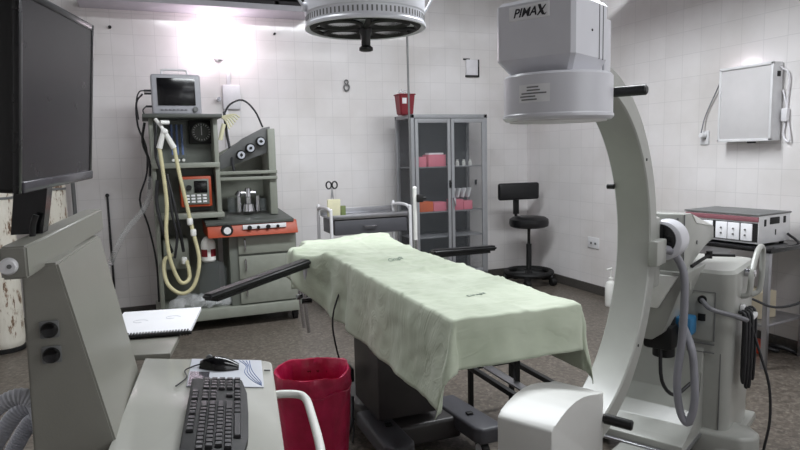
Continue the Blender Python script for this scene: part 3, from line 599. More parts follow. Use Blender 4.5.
mb = MB(); mb.tube([(4.35, 3.34, .04), (4.42, 3.28, .02), (4.48, 3.35, .03), (4.46, 3.45, .02), (4.4, 3.4, .03), (4.44, 3.28, .05), (4.5, 3.2, .02), (4.48, 3.05, .015)], .015, 8); solo('coiled_floor_cable', mb, M['cable'], 'black cable tangled on the floor beside the orange plug block', 'cable')
# pump bottle by the right wall
pb = thing('pump_bottle', (4.2, 5.05, 0), 'white pump bottle on the floor left of the grey arc, near the right wall', 'bottle')
mb = MB(); mb.lathe([(.05, 0), (.056, .01), (.056, .2), (.045, .24), (.02, .26), (.02, .275)], (4.31, 5.02, 0), 24); part('body', mb, M['white'], pb)
mb = MB(); mb.cyl((4.31, 5.02, .275), (4.31, 5.02, .29), .024).cyl((4.31, 5.02, .29), (4.31, 5.02, .38), .007).cyl((4.25, 5.02, .375), (4.32, 5.02, .385), .01); part('pump_head', mb, M['white'], pb)
# ================================================================ surgical lamp
sl = thing('surgical_lamp', (1.23, 3.5, 2.26), 'large round white surgical lamp hanging over the table with black central handle', 'surgical lamp')
LC = (1.23, 3.5, 0)
mb = MB(); mb.lathe([(.335, 2.31), (.352, 2.294), (.362, 2.297), (.363, 2.31), (.356, 2.32), (.346, 2.322)], LC, 72); part('rim', mb, M['lampw'], sl)
mb = MB(); mb.lathe([(.345, 2.315), (.353, 2.32), (.353, 2.37), (.358, 2.376), (.358, 2.5), (.345, 2.57), (.31, 2.62), (.2, 2.66), (.1, 2.68), (.06, 2.69)], LC, 72); part('dome', mb, M['lampw'], sl)
mb = MB()
for i in range(84):
    a = 2*PI*i/84; mb.box((LC[0]+0.352*math.cos(a), LC[1]+0.352*math.sin(a), 2.345), (.005, .009, .03), 0, Matrix.Rotation(a, 3, 'Z'))
part('cooling_fins', mb, M['seam'], sl)
mb = MB(); mb.lathe([(.345, 2.325), (.345, 2.33)], LC, 64); part('underside_panel', mb, M['lampi'], sl)
mb = MB(); mb.tube([(LC[0]+.312*math.cos(a), LC[1]+.312*math.sin(a), 2.318) for a in [i*PI/16 for i in range(32)]], .024, 8, 1, True); part('shadow_ring', mb, M['blackm'], sl)  # black ring stands in for the shadow between rim and underside panel
for i in range(4):
    a = math.radians(-155+90*i); px, py = LC[0]+.19*math.cos(a), LC[1]+.19*math.sin(a)
    mb = MB(); mb.lathe([(.085, 2.325), (.12, 2.305), (.128, 2.297), (.108, 2.29), (.085, 2.31)], (px, py, 0), 32); lr = part('lamp_ring', mb, M['blackm'], sl)
    mb = MB(); mb.lathe([(.088, 2.312), (.088, 2.304), (.04, 2.3)], (px, py, 0), 32); part('reflector', mb, M['reflector'], lr)
mb = MB()
for i in range(4):
    a = math.radians(-105+90*i); mb.box((LC[0]+.17*math.cos(a), LC[1]+.17*math.sin(a), 2.306), (.3, .03, .024), .004, Matrix.Rotation(a, 3, 'Z'))
part('cross_strut', mb, M['blackm'], sl)
mb = MB(); mb.lathe([(.04, 2.325), (.038, 2.28), (.028, 2.26), (.028, 2.205), (.042, 2.195), (.042, 2.18), (.03, 2.175)], LC, 28); part('handle', mb, M['black'], sl)
mb = MB(); mb.tube([(1.59, 3.5, 2.39), (1.64, 3.5, 2.44), (1.69, 3.5, 2.55), (1.66, 3.5, 2.72), (1.5, 3.5, 2.86), (1.23, 3.5, 2.92)], .008, 10)
mb.tube([(.87, 3.5, 2.39), (.83, 3.5, 2.44), (.8, 3.5, 2.55), (.83, 3.5, 2.72), (1.0, 3.5, 2.86), (1.23, 3.5, 2.92)], .008, 10); part('yoke', mb, M['lampw'], sl)
mb = MB(); mb.cyl((1.23, 3.5, 2.9), (1.23, 3.5, 3.7), .03).cyl((1.23, 3.5, 3.62), (1.23, 3.5, 3.7), .1); part('ceiling_stem', mb, M['lampw'], sl)
for x_ in (.85, 1.57):
    mb = MB(); mb.cyl((x_, 3.5, 2.4), (x_+.04, 3.5, 2.4), .025, bev=.004); part('pivot_knob', mb, M['lampw'], sl)
sl.scale = (.95, .95, 1)
# ================================================================ operating table
ot = thing('operating_table', (1.28, 3.1, 0), 'operating table on a dark pedestal under the mint green sheet', 'operating table')
TX0, TX1, TY0, TY1, TZ = .995, 1.54, 1.97, 4.28, .99
mb = MB(); mb.b2((TX0+.02, TY0+.02, .91), (TX1-.02, 2.75, TZ-.006), .02, 3).b2((TX0+.02, 2.77, .91), (TX1-.02, TY1-.02, TZ-.006), .02, 3); part('mattress', mb, M['vinyl'], ot)
mb = MB(); mb.b2((TX0+.05, TY0+.05, .87), (TX1-.05, TY1-.05, .91), .006)
mb.b2((TX0, 2.3, .86), (TX0+.012, 4.2, .895)).b2((TX1-.012, 2.3, .86), (TX1, 4.2, .895)); part('top_frame', mb, M['steel'], ot)
mb = MB(); mb.b2((1.06, 2.98, .2), (1.4, 3.38, .62), .012).b2((1.1, 3.0, .62), (1.42, 3.34, .87), .01); part('pedestal', mb, M['column'], ot)
mb = MB(); mb.b2((1.04, 2.93, .05), (1.52, 3.75, .17), .02, 3); bs = part('base_cover', mb, M['column'], ot)
for lx in (1.08, 1.53):
    mb = MB()
    pts = [(lx-.08, 2.74), (lx-.05, 2.7), (lx+.05, 2.7), (lx+.08, 2.74), (lx+.075, 3.2), (lx-.075, 3.2)]
    if lx > 1.3: pts = [(p[0]+(.04 if p[1] < 3 else 0), p[1]) for p in pts]
    mb.prism([(x, y, .1) for x, y in pts], (0, 0, .085), .015, 3); part('base_foot', mb, M['tbase'], ot)
    mb = MB(); x = lx+.02; mb.cyl((x-.02, 2.76, .05), (x+.02, 2.76, .05), .05, n=22, bev=.006); c = part('caster', mb, M['blackm'], ot)
    mb = MB(); mb.cyl((x-.024, 2.76, .05), (x+.024, 2.76, .05), .032, n=22); part('hub', mb, M['whitep'], c)
mb = MB(); mb.box((1.1, 2.95, .192), (.035, .03, .012), .003).box((1.55, 2.9, .192), (.035, .03, .012), .003); part('brake_button', mb, M['blackm'], ot)
mb = MB()
for y in (4.24, 4.1): mb.tube([(.965, y, .88), (.955, y, .7), (.96, y, .55), (.975, y, .4)], .012, 8).b2((.94, y-.02, .78), (.985, y+.02, .9), .004).cyl((.93, y, .62), (1.0, y, .62), .02, n=12)
part('side_clamp', mb, M['chrome'], ot)
mb = MB(); mb.tube([(1.0, 3.35, .88), (.92, 3.3, .7), (.94, 3.3, .5), (1.0, 3.32, .3), (1.02, 3.3, .06), (.98, 3.2, .012)], .005, 8)
mb.tube([(1.0, 3.25, .25), (.96, 3.15, .14), (.93, 3.2, .03), (.95, 3.35, .02), (1.02, 3.3, .1)], .012, 8).b2((.93, 3.28, .32), (1.03, 3.38, .4), .01); part('power_cable', mb, M['cable'], ot)
# arm boards
def armboard(p0, p1, w_, label, taper=.75):
    p0, p1 = V(p0), V(p1); d = (p1-p0).normalized(); L = (p1-p0).length; n = V((-d.y, d.x, 0)).normalized()
    t = thing('arm_board', p1, label, 'arm board', 'padded arm boards of the operating table')
    def ring(q, h, ww, z0, z1): return [q+n*ww+V((0, 0, z0)), q-n*ww+V((0, 0, z0)), q-n*ww+V((0, 0, z1)), q+n*ww+V((0, 0, z1))]
    mb = MB(); mb.loft([ring(p0, 0, w_*taper, 0, .032), ring(p1, 0, w_, 0, .036)])
    bmesh.ops.bevel(mb.bm, geom=list(mb.bm.edges), offset=.011, segments=3, affect='EDGES'); part('pad', mb, M['vinyl'], t)
    mb = MB(); mb.loft([ring(p0+d*.05, 0, w_*taper*.8, -.012, 0), ring(p1-d*.05, 0, w_*.8, -.012, 0)]); part('support_plate', mb, M['blackm'], t)
    mb = MB(); mb.cyl(p1-d*.1+V((0, 0, -.09)), p1-d*.1+V((0, 0, -.01)), .02).tube([p1-d*.1+V((0, 0, -.07)), p1+d*.12+V((0, 0, -.09))], .014, 8, 0); part('pivot_clamp', mb, M['steel'], t)
armboard((.235, 2.97, .94), (.93, 3.7, .95), .04, 'black padded arm board sticking out left of the table toward the drawers')
armboard((2.08, 3.52, .955), (1.62, 3.5, .96), .035, 'black padded arm board sticking out right of the table before the cabinet', .9)
# the sheet
def sheet():
    bm = bmesh.new(); L, R_, N, Fa = .33, .27, .175, .14; st = .0125
    nx = int(round((TX1-TX0+L+R_)/st)); ny = int(round((TY1-TY0+N+Fa)/st))
    grid = []
    def nz(x, y, s, seed=0): return noise.noise(V((x*s, y*s, seed)))
    for j in range(ny+1):
        row = []
        for i in range(nx+1):
            x = TX0-L+(TX1-TX0+L+R_)*i/nx; y = TY0-N+(TY1-TY0+N+Fa)*j/ny
            # ragged overhang: the cloth lies slightly askew
            XL0 = TX0-.17*math.exp(-((y-3.82)/.26)**4)
            ax = max(XL0-x, 0)-max(x-TX1, 0); ay = max(TY0-y, 0)-max(y-TY1, 0)
            cx, cy = min(max(x, XL0), TX1), min(max(y, TY0), TY1)
            r = math.hypot(ax, ay)
            z = TZ+.006
            # surface relief on the top: folded creases, wrinkles, bumps
            rel = .007*nz(cx, cy, 7)+.004*nz(cx, cy, 22, 3)+.006*abs(nz(cx+cy*.4, cy*2.2, 5, 11))
            for (y_, sl, amp, wd) in ((2.25, .1, .004, .007), (2.62, -.1, .005, .008), (3.02, .3, .006, .01), (3.36, .05, .006, .01), (2.45, .15, .006, .012), (2.86, .12, .01, .016), (3.18, .14, .010, .018), (3.55, .2, .011, .02), (3.86, .3, .012, .022)):
                d = cy-(y_+sl*(cx-TX0)); rel += 1.7*amp*math.exp(-(d/wd)**2)*(.5+.5*math.sin(cx*9+y_*5))
            d = cx-(TX0+.3); rel += .005*math.exp(-(d/.012)**2)
            rel += .012*abs(math.sin((cx*1.2+cy)*16+3*nz(cx, cy, 3)))*math.exp(-((cx-1.0)/.16)**2-((cy-3.5)/.5)**2)
            rel += .045*math.exp(-((cx-1.42)/.17)**2-((cy-4.05)/.22)**2)+.02*math.exp(-((cx-1.12)/.12)**2-((cy-3.75)/.25)**2)
            if r <= 1e-6: p = V((cx, cy, z+rel))
            else:
                ux, uy = -ax/r, -ay/r
                fl = .10+.022*math.sin((cy if abs(ax) > abs(ay) else cx)*17+2*nz(cx, cy, 2))*min(1, r/.1)
                if abs(ax) > 1e-6 and abs(ay) > 1e-6:
                    ph = math.degrees(math.atan2(abs(ay), abs(ax))); fl += (.40 if ax > 0 else .3)*math.exp(-((ph-(48 if ax > 0 else 35))/26)**2)-.03
                    r_ = r*(1-(.1 if ax > 0 else 0)*math.exp(-((ph-42)/25)**2))
                else: r_ = r
                if ax < 0: fl *= .35
                if ax > 0: fl += .09*nz(x, y*.8, 4, 5)
                out = fl*r_ + .01; rr = .02
                drop = math.sqrt(max(r_*r_-(fl*r_)**2, 0))
                k = 1-math.exp(-r_/rr)
                p = V((cx+ux*out*k, cy+uy*out*k, z+rel*math.exp(-r_/.05)-drop*(k if r_ > .001 else 0)))
                if ax > 0 and cy > 3.2: # long side gets shallow diagonal folds
                    p.x -= .012*math.sin(cy*22+z*9)*min(1, r/.15)
                p.x += .006*nz(x, y, 14, 9)*min(1, r/.08); p.y += .006*nz(x, y, 14, 7)*min(1, r/.08)
            row.append(bm.verts.new(p))
        grid.append(row)
    for j in range(ny):
        for i in range(nx): bm.faces.new((grid[j][i], grid[j][i+1], grid[j+1][i+1], grid[j+1][i]))
    m_ = MB(); m_.bm.free(); m_.bm = bm; return m_
sh = solo('surgical_sheet', sheet(), M['cloth'], 'mint green cotton sheet draped over the operating table', 'sheet', smooth=0)
sh.data.shade_smooth()
so = sh.modifiers.new('thickness', 'SOLIDIFY'); so.thickness = .0025; so.offset = 1
from mathutils.bvhtree import BVHTree
bt_ = BVHTree.FromPolygons([v.co+sh.location for v in sh.data.vertices], [tuple(q.vertices) for q in sh.data.polygons])
for (x, y, s, ang) in ((1.25, 2.275, .034, .22), (1.26, 3.2, .034, .25)):
    f = frame((x, y, 1.2), (math.cos(ang), math.sin(ang), 0), (-math.sin(ang), math.cos(ang), 0))
    t = text_mb('Cirugia', s, f, .0005, .15)
    bmesh.ops.subdivide_edges(t.bm, edges=[e for e in t.bm.edges if e.calc_length() > .01], cuts=2)
    for v in t.bm.verts:
        h = bt_.ray_cast(V((v.co.x, v.co.y, 1.5)), V((0, 0, -1)))[0]; v.co.z = h.z+.004+(v.co.z-1.2)
    part('printed_text', t, M['ink'], sh, smooth=0)
# upright post beyond the table
ip = thing('upright_post', (1.99, 4.6, 0), 'slim white upright metal post standing beyond the table before the cabinet', 'post')
mb = MB(); mb.cyl((1.99, 4.6, .04), (1.99, 4.6, 1.31), .016, n=14).sphere((1.99, 4.6, 1.31), .017); part('post', mb, M['white'], ip)
mb = MB(); mb.cyl((1.99, 4.6, .5), (1.99, 4.6, .9), .02); part('sleeve', mb, M['chrome'], ip)
mb = MB()
for i in range(4):
    a = i*PI/2+.5; mb.cyl((1.99, 4.6, .06), (1.99+.2*math.cos(a), 4.6+.2*math.sin(a), .03), .014, .012, 10)
part('foot_cross', mb, M['steel'], ip)
mb = MB(); mb.b2((2.0, 4.56, 1.2), (2.05, 4.62, 1.26), .006).cyl((2.04, 4.59, 1.23), (2.08, 4.59, 1.23), .012); part('clamp_knob', mb, M['blackm'], ip)
# black step frame right of the table
sf = thing('step_frame', (1.95, 3.1, 0), 'low black metal frame with two rails beside the table, behind its right foot', 'frame')
mb = MB(); mb.b2((1.76, 2.62, .27), (1.79, 3.32, .3), .003).b2((2.05, 2.62, .27), (2.08, 3.32, .3), .003).b2((1.76, 3.29, .27), (2.08, 3.32, .3), .003).b2((1.76, 2.62, .27), (2.08, 2.65, .3), .003); part('rail_frame', mb, M['blackm'], sf)
mb = MB(); mb.b2((1.84, 2.64, .28), (1.9, 3.3, .292), .003); part('tread', mb, M['steel'], sf)
for x, y, h in ((1.775, 3.3, .66), (1.775, 2.64, .3), (2.065, 3.3, .3), (2.065, 2.64, .3), (1.9, 2.98, .62)):
    mb = MB(); mb.b2((x-.014, y-.014, 0 if h != .62 else .28), (x+.014, y+.014, h), .003); part('leg', mb, M['blackm'], sf)
# ================================================================ red waste bin
wb = thing('waste_bin', (.66, 2.78, 0), 'round waste bin lined with a shiny red plastic bag, left of the table', 'waste bin')
bx, by = .665, 2.76
mb = MB(); mb.lathe([(.135, 0), (.14, .01), (.149, .54), (.152, .56), (.148, .56), (.146, .5), (.132, .03)], (bx, by, 0), 40, cap=False); part('bin', mb, M['red'], wb)
def wob(a, i): return .003*math.sin(a*5+i)+.002*math.sin(a*11+2*i)+.0015*math.sin(a*23)
prof = [(.148, .12), (.156, .25), (.163, .38), (.168, .5), (.172, .57), (.174, .605), (.17, .622), (.162, .62), (.15, .59), (.138, .5), (.13, .36), (.115, .2), (.06, .14), (.01, .13)]
mb = MB(); mb.lathe(prof, (bx, by, 0), 72, wob=wob, cap=False)
for v in mb.bm.verts:
    a = math.atan2(v.co.y-by, v.co.x-bx)
    if v.co.z > .55: v.co.z += .006*math.sin(a*3+1)+.003*math.sin(a*7)
    v.co += noise.noise_vector(v.co*14)*.004
part('red_bag', mb, M['bagred'], wb)
mb = MB(); mb.tube([(bx+.174*math.cos(i*PI/12), by+.174*math.sin(i*PI/12), .545+.008*math.sin(i*1.7)) for i in range(24)], .004, 6, 2, True); part('bag_fold', mb, M['bagred'], wb)
# ================================================================ C-arm x-ray machine (local frame: x out along the arm, y = -n)
AZ = math.radians(27.98); MC = Matrix.Translation((1.3745, 1.8122, 0)) @ Matrix.Rotation(AZ, 4, 'Z')
ca = thing('c_arm_xray_machine', (1.3745, 1.8122, 0), 'large light grey mobile C-arm x-ray machine standing at the foot end of the table', 'x-ray machine', rz=AZ)
RI, RO, CZ = .6196, .7028, 1.2016
mb = MB(MC); rings = []
for i in range(73):
    a = math.radians(-100+(180)*i/72); c_, s_ = math.cos(a), math.sin(a)
    sec = [(RI, -.0716), (RI, .0716), (RI+.022, .0716), (RI+.026, .058), (RI+.055, .058), (RI+.059, .0716), (RO, .0716), (RO, -.0716), (RI+.059, -.0716), (RI+.055, -.058), (RI+.026, -.058), (RI+.022, -.0716)]
    sec = [(RI, -.066), (RI, .066), (RI+.006, .0716), (RO-.006, .0716), (RO, .066), (RO, -.066), (RO-.006, -.0716), (RI+.006, -.0716)]
    rings.append([(r*c_, y, CZ+r*s_) for r, y in sec])
mb.loft(rings); part('c_arc', mb, M['carm'], ca, smooth=30)
mb = MB(MC)
for a in (-8, 32, -40):
    a = math.radians(a); mb.cyl(((RI+.03)*math.cos(a), -.074, CZ+(RI+.03)*math.sin(a)), ((RI+.03)*math.cos(a), -.07, CZ+(RI+.03)*math.sin(a)), .006, n=10)
for a in (22,): mb.cyl(((RI-.01)*math.cos(math.radians(a)), .066, CZ+RI*math.sin(math.radians(a))), ((RI-.01)*math.cos(math.radians(a)), .095, CZ+RI*math.sin(math.radians(a))), .011, n=12)
part('bolt', mb, M['blackm'], ca)
# image intensifier head
def drum(): pass
mb = MB(MC)
mb.lathe([(.15, 1.69), (.172, 1.692), (.18, 1.7), (.18, 1.708), (.177, 1.712), (.177, 1.83), (.17, 1.838)], (-.08, .012, 0), 72); dm = part('image_intensifier', mb, M['carmw'], ca)
mb = MB(MC); mb.lathe([(.1, 1.6865), (.158, 1.6865), (.16, 1.6915)], (-.08, .012, 0), 56); part('entrance_window', mb, M['frosted'], dm)
mb = MB(MC)  # upper housing: box with chamfered underside
X0, X1, Y0, Y1 = -.215, .045, -.108, .168
def rr(x0, x1, y0, y1, z, b=.012):
    return [(x0+b, y0, z), (x1-b, y0, z), (x1, y0+b, z), (x1, y1-b, z), (x1-b, y1, z), (x0+b, y1, z), (x0, y1-b, z), (x0, y0+b, z)]
mb.loft([rr(X0+.045, X1-.01, Y0+.035, Y1-.035, 1.832), rr(X0, X1, Y0, Y1, 1.888), rr(X0, X1, Y0, Y1, 2.06), rr(X0+.01, X1-.01, Y0+.01, Y1-.01, 2.072)]); hb = part('upper_housing', mb, M['carmw'], ca, smooth=20)
mb = MB(MC); mb.b2((-.12, -.07, 2.07), (.03, .1, 2.12), .012); part('top_cap', mb, M['carmw'], hb)
mb = MB(MC); mb.b2((-.03, -.1095, 1.885), (-.026, -.107, 2.06)).b2((.0, -.1095, 1.885), (.004, -.107, 2.06)); part('panel_seam', mb, M['seam'], hb)
mb = MB(MC); mb.cyl((-.085, -.11, 1.97), (-.085, -.107, 1.97), .004, n=10); part('screw', mb, M['blackm'], hb)
mb = MB(MC); mb.b2((.045, -.075, 1.7), (.085, .09, 2.05), .008).b2((.1, -.075, 1.72), (.16, .075, 2.04), .008); part('mounting_slab', mb, M['carmw'], ca)
# logo plate
Fp = MC @ frame((X0-.0012, .045, 2.03), (0, -1, 0), (0, 0, 1))
mb = MB(Fp); mb.box((0, 0, -.001), (.142, .046, .004), .0015); npl = part('name_plate', mb, M['whitep'], hb)
t = text_mb('PIMA', .038, Fp @ Matrix.Translation((-.014, -.001, .0014)), .0006, .3, .0008, .98); part('lettering', t, M['inkd'], npl, smooth=0)
mb = MB(Fp @ Matrix.Translation((.0, 0, 0)))
xp = [(.033, .021), (.045, .021), (.05, .004), (.064, .017), (.068, .017), (.054, -.001), (.06, -.016), (.07, -.012), (.062, -.021), (.05, -.019), (.045, -.009), (.034, -.019), (.028, -.019), (.041, -.002)]
mb.prism([(.03+(x-.03)*.82, y*.82, .001) for x, y in xp], (0, 0, .0012)); part('bold_x', mb, M['inkd'], npl, smooth=0)
# small type label wrapped on the drum
def on_drum(y0, y1, z0, z1, off, m_, nm, par):
    mb = MB(MC); n = 8; r = .177+off; a0 = math.asin((y0-.012)/r); a1 = math.asin((y1-.012)/r)
    ring = lambda rad: [[(-.08-rad*math.cos(a0+(a1-a0)*i/n), .012+rad*math.sin(a0+(a1-a0)*i/n), z) for i in range(n+1)] for z in (z0, z1)]
    A, B = ring(r), ring(r-.0008)
    rings = [[A[0][i], A[1][i], B[1][i], B[0][i]] for i in range(n+1)]
    mb.loft(rings); return part(nm, mb, m_, par)
tl = on_drum(-.045, .06, 1.745, 1.8, .0008, M['whitep'], 'type_label', dm)
for k, (a, b) in enumerate(((-.01, .03), (-.015, .03), (-.035, .05), (0, .055), (-.005, .05))):
    z = 1.789-.0095*k; on_drum(a, b, z, z+.0045, .0014, M['seam'], 'printed_line', tl)
# grips on the arc ends
mb = MB(MC); mb.cyl((.09, -.07, 1.785), (.09, -.115, 1.785), .012, .016).cyl((.09, -.11, 1.785), (.09, -.225, 1.785), .017, n=20, bev=.005); part('grip', mb, M['black'], ca)
mb = MB(MC); mb.cyl((.1, -.06, .62), (.1, -.1, .615), .014).cyl((.1, -.09, .615), (.12, -.19, .605), .019, n=20, bev=.005); part('grip', mb, M['black'], ca)
# tube housing
pr = [(-.315, .715), (-.29, .727), (-.25, .741), (-.2, .752), (-.14, .757), (-.08, .753), (-.02, .741), (.05, .722), (.1, .715), (.1, .45), (-.315, .45)]
mb = MB(MC); mb.prism([(x, -.09, z) for x, z in pr], (0, .2, 0), .008, 2); th = part('tube_housing', mb, M['tube'], ca, smooth=30)
mb = MB(MC); mb.b2((-.3, -.08, .44), (.09, .1, .451), .004); part('bottom_plate', mb, M['seam'], th)
# cable block, hoses on the arc side
mb = MB(MC); mb.b2((.6, -.108, 1.1), (.72, -.07, 1.205), .005); part('cable_block', mb, M['carm'], ca)
mb = MB(MC); mb.tube([(.7, -.09, 1.16), (.78, -.1, 1.145), (.85, -.122, 1.09), (.86, -.145, 1.0), (.86, -.143, .765), (.85, -.128, .543), (.85, -.145, .40), (.85, -.18, .355), (.85, -.204, .45), (.86, -.196, .6), (.88, -.175, .7), (1.0, -.1, .77)], .0175, 12, 8); part('grey_hose', mb, M['hoseg'], ca)
# carriage, horizontal arm, pivot
mb = MB(MC); mb.b2((.705, -.06, .98), (.8, .1, 1.29), .015); part('arc_carriage', mb, M['carm'], ca)
mb = MB(MC); mb.lathe([(.074, .782), (.084, .786), (.089, .8), (.089, .88)], (0, -.066, 1.185), 44, 'x'); pv = part('pivot_housing', mb, M['carmw'], ca)
mb = MB(MC); mb.lathe([(.058, .774), (.068, .776), (.07, .79)], (0, -.058, 1.19), 36, 'x'); part('pivot_cover', mb, M['blackg'], pv)
mb = MB(MC); mb.prism([(.91, -.122, 1.0), (.91, -.122, 1.294), (1.03, -.122, 1.288), (1.43, -.122, 1.19), (1.44, -.122, 1.12), (1.24, -.122, 1.1), (1.02, -.122, 1.05)], (0, .24, 0), .01); ah = part('arm_head', mb, M['carm'], ca)
mb = MB(MC); mb.b2((1.25, .0, .95), (1.38, .12, 1.24), .01); part('support_post', mb, M['carm'], ca)
mb = MB(MC); mb.prism([(1.03, -.1255, 1.282), (1.1, -.1255, 1.235), (1.4, -.1255, 1.19)], (0, .004, 0)); part('white_marker', mb, M['white'], ah)
mb = MB(MC); mb.cyl((1.12, -.126, 1.14), (1.12, -.121, 1.14), .01).cyl((.908, -.095, 1.27), (.913, -.095, 1.27), .005).cyl((.908, -.0, 1.27), (.913, -.0, 1.27), .005).b2((.912, -.1245, 1.03), (.918, -.1205, 1.29)); part('screw', mb, M['seam'], ah)
mb = MB(MC); mb.tube([(1.02, -.13, 1.04), (1.1, -.15, 1.06), (1.2, -.16, 1.07)], .008, 8).cyl((1.2, -.14, 1.07), (1.22, -.27, 1.075), .007).cyl((1.2, -.16, 1.055), (1.2, -.16, 1.09), .014); part('brake_lever', mb, M['blackm'], ca)
mb = MB(MC); mb.tube([(.98, -.11, 1.06), (1.0, -.12, 1.0), (1.02, -.12, .93)], .012, 8); part('bracket', mb, M['carm'], ca)
mb = MB(MC); mb.prism([(.86, .03, 1.015), (.86, -.115, 1.015), (.86, -.03, .86), (.86, .03, .86)], (.02, 0, 0), .002); part('white_gusset', mb, M['white'], ca)
mb = MB(MC); mb.prism([(.885, .08, 1.03), (.885, -.15, 1.03), (.885, -.05, .74), (.885, -.0, .7), (.885, .08, .7)], (.3, 0, 0), .004); part('lower_bracket', mb, M['carm'], ca)
mb = MB(MC); mb.b2((.93, -.08, .64), (1.1, .06, .76), .02).cyl((1.0, -.02, .6), (1.0, -.02, .8), .05); part('black_motor', mb, M['blackm'], ca)
mb = MB(MC); mb.b2((1.02, -.135, .7), (1.12, -.06, .79), .012); part('blue_motor', mb, M['blue'], ca)
mb = MB(MC); mb.tube([(.95, -.02, .66), (.92, -.04, .5), (.98, -.08, .42), (1.1, -.12, .45)], .009, 8); part('thin_cable', mb, M['cable'], ca)
# column body
def rsec(x0, x1, y0, y1, z, b): 
    out = []
    for cx, cy, a0 in ((x1-b, y1-b, 0), (x0+b, y1-b, 90), (x0+b, y0+b, 180), (x1-b, y0+b, 270)):
        for k in range(7): a = math.radians(a0+90*k/6); out.append((cx+b*math.cos(a), cy+b*math.sin(a), z))
    return out
mb = MB(MC); mb.loft([rsec(1.17, 1.62, -.27, .27, .14, .05), rsec(1.16, 1.64, -.28, .28, .86, .06), rsec(1.15, 1.65, -.285, .285, .9, .06), rsec(1.15, 1.65, -.285, .285, .99, .06), rsec(1.165, 1.635, -.27, .27, 1.005, .055)]); cl = part('column_body', mb, M['carm'], ca, smooth=30)
mb = MB(MC); mb.b2((1.152, -.205, .66), (1.165, -.085, .9), .003); pn = part('socket_panel', mb, M['carm'], cl)
mb = MB(MC)
for a in ((1.147, -.207, .66, -.204, .9), (1.147, -.086, .66, -.083, .9)): mb.b2((1.148, a[1], a[2]), (1.158, a[3], a[4]))
mb.b2((1.148, -.207, .898), (1.158, -.083, .901)).b2((1.148, -.207, .64), (1.158, -.083, .645)).b2((1.148, -.207, .6), (1.158, -.083, .603)); part('panel_seam', mb, M['seam'], pn)
mb = MB(MC); mb.cyl((1.14, -.148, .86), (1.155, -.148, .86), .02).cyl((1.145, -.148, .77), (1.155, -.148, .77), .016).b2((1.146, -.165, .755), (1.152, -.131, .79), .002); part('socket', mb, M['blackm'], pn)
mb = MB(MC); mb.tube([(1.14, -.148, .86), (1.1, -.2, .83), (1.15, -.29, .8), (1.22, -.33, .77)], .011, 8); part('grey_cable', mb, M['cableg'], cl)
mb = MB(MC); mb.b2((1.165, -.235, .22), (1.172, -.23, .6)); part('door_seam', mb, M['seam'], cl)
mb = MB(MC); mb.tube([(1.32, -.28, .86), (1.32, -.315, .88), (1.34, -.32, .98), (1.42, -.32, 1.05), (1.49, -.32, 1.08), (1.56, -.32, 1.075), (1.59, -.32, 1.02), (1.58, -.315, .86), (1.56, -.28, .82)], .0135, 10, 6); part('push_handle', mb, M['carm'], cl)
mb = MB(MC); mb.cyl((1.35, -.285, .975), (1.35, -.335, .975), .02, bev=.004); part('handle_knob', mb, M['chrome'], cl)
mb = MB(MC); mb.b2((1.3, -.3, .74), (1.34, -.28, .82), .005).b2((1.28, -.35, .76), (1.36, -.3, .785), .006); part('cable_hook', mb, M['whitep'], cl)
mb = MB(MC)
for k in range(6):
    x = 1.24+.026*k; y = -.31-.008*(k % 3); h = .46-.015*(k % 4)
    mb.tube([(x, y+.02, .8), (x-.012, y-.012, .78), (x-.012, y-.016, .6), (x, y-.01, h), (x+.016, y, h+.03), (x+.014, y, .6), (x+.01, y, .78), (x, y+.02, .8)], .008, 8, 5)
part('wound_cable', mb, M['cable'], cl)
mb = MB(MC); mb.tube([(1.24, -.33, .77), (1.29, -.345, .7), (1.3, -.375, .6), (1.3, -.42, .447), (1.3, -.43, .274), (1.3, -.41, .12), (1.31, -.4, .012), (1.4, -.41, .01)], .0065, 8); part('hanging_cable', mb, M['cable'], cl)
# base
mb = MB(MC)
mb.prism([(1.13, -.3, .1), (1.7, -.3, .1), (1.7, .3, .1), (1.13, .3, .1)], (0, 0, .05), .012)
mb.prism([(1.1, -.1, .08), (1.1, .12, .08), (.0, .14, .08), (-.12, .08, .08), (-.12, -.05, .08), (.0, -.1, .08)], (0, 0, .11), .02, 3); part('base_frame', mb, M['carm'], ca, smooth=30)
mb = MB(MC); sw = [(1.175, .66), (1.15, .6), (1.13, .5), (1.11, .4), (1.07, .32), (1.0, .27), (.9, .245), (.84, .235)]
mb.prism([(x, .26, z) for x, z in sw]+[(.84, .26, .19), (1.2, .26, .19), (1.2, .26, .66)], (0, -.42, 0), .004); part('curved_skirt', mb, M['carm'], ca, smooth=40)
mb = MB(MC); mb.b2((.82, -.17, .185), (1.2, .27, .2), .004); part('skirt_edge', mb, M['steel'], ca)
mb = MB(MC)
mb.prism([(1.12, -.12, .08), (1.14, -.34, .08), (1.19, -.4, .08), (1.26, -.4, .08), (1.33, -.34, .08), (1.36, -.12, .08)], (0, 0, .135), .02, 3)
mb.prism([(1.12, .12, .08), (1.14, .34, .08), (1.19, .4, .08), (1.26, .4, .08), (1.33, .34, .08), (1.36, .12, .08)], (0, 0, .135), .02, 3); part('outrigger', mb, M['carm'], ca, smooth=30)
for x, y in ((1.22, -.35), (1.22, .35), (-.05, .01), (.05, .05)):
    mb = MB(MC); mb.cyl((x, y-.018, .045), (x, y+.018, .045), .045, n=22, bev=.005).b2((x-.02, y-.012, .05), (x+.02, y+.012, .1), .003); part('caster', mb, M['blackm'], ca)
# ================================================================ workstation at left
YW = math.radians(-7); MW = Matrix.Translation((-.14, 1.63, 0)) @ Matrix.Rotation(YW, 4, 'Z')
ws = thing('viewing_workstation', (-.14, 1.63, 0), 'warm grey workstation cabinet with sloping column and keyboard tray in the left foreground', 'workstation', rz=YW)
def WL(p): return MW.inverted() @ V(p)
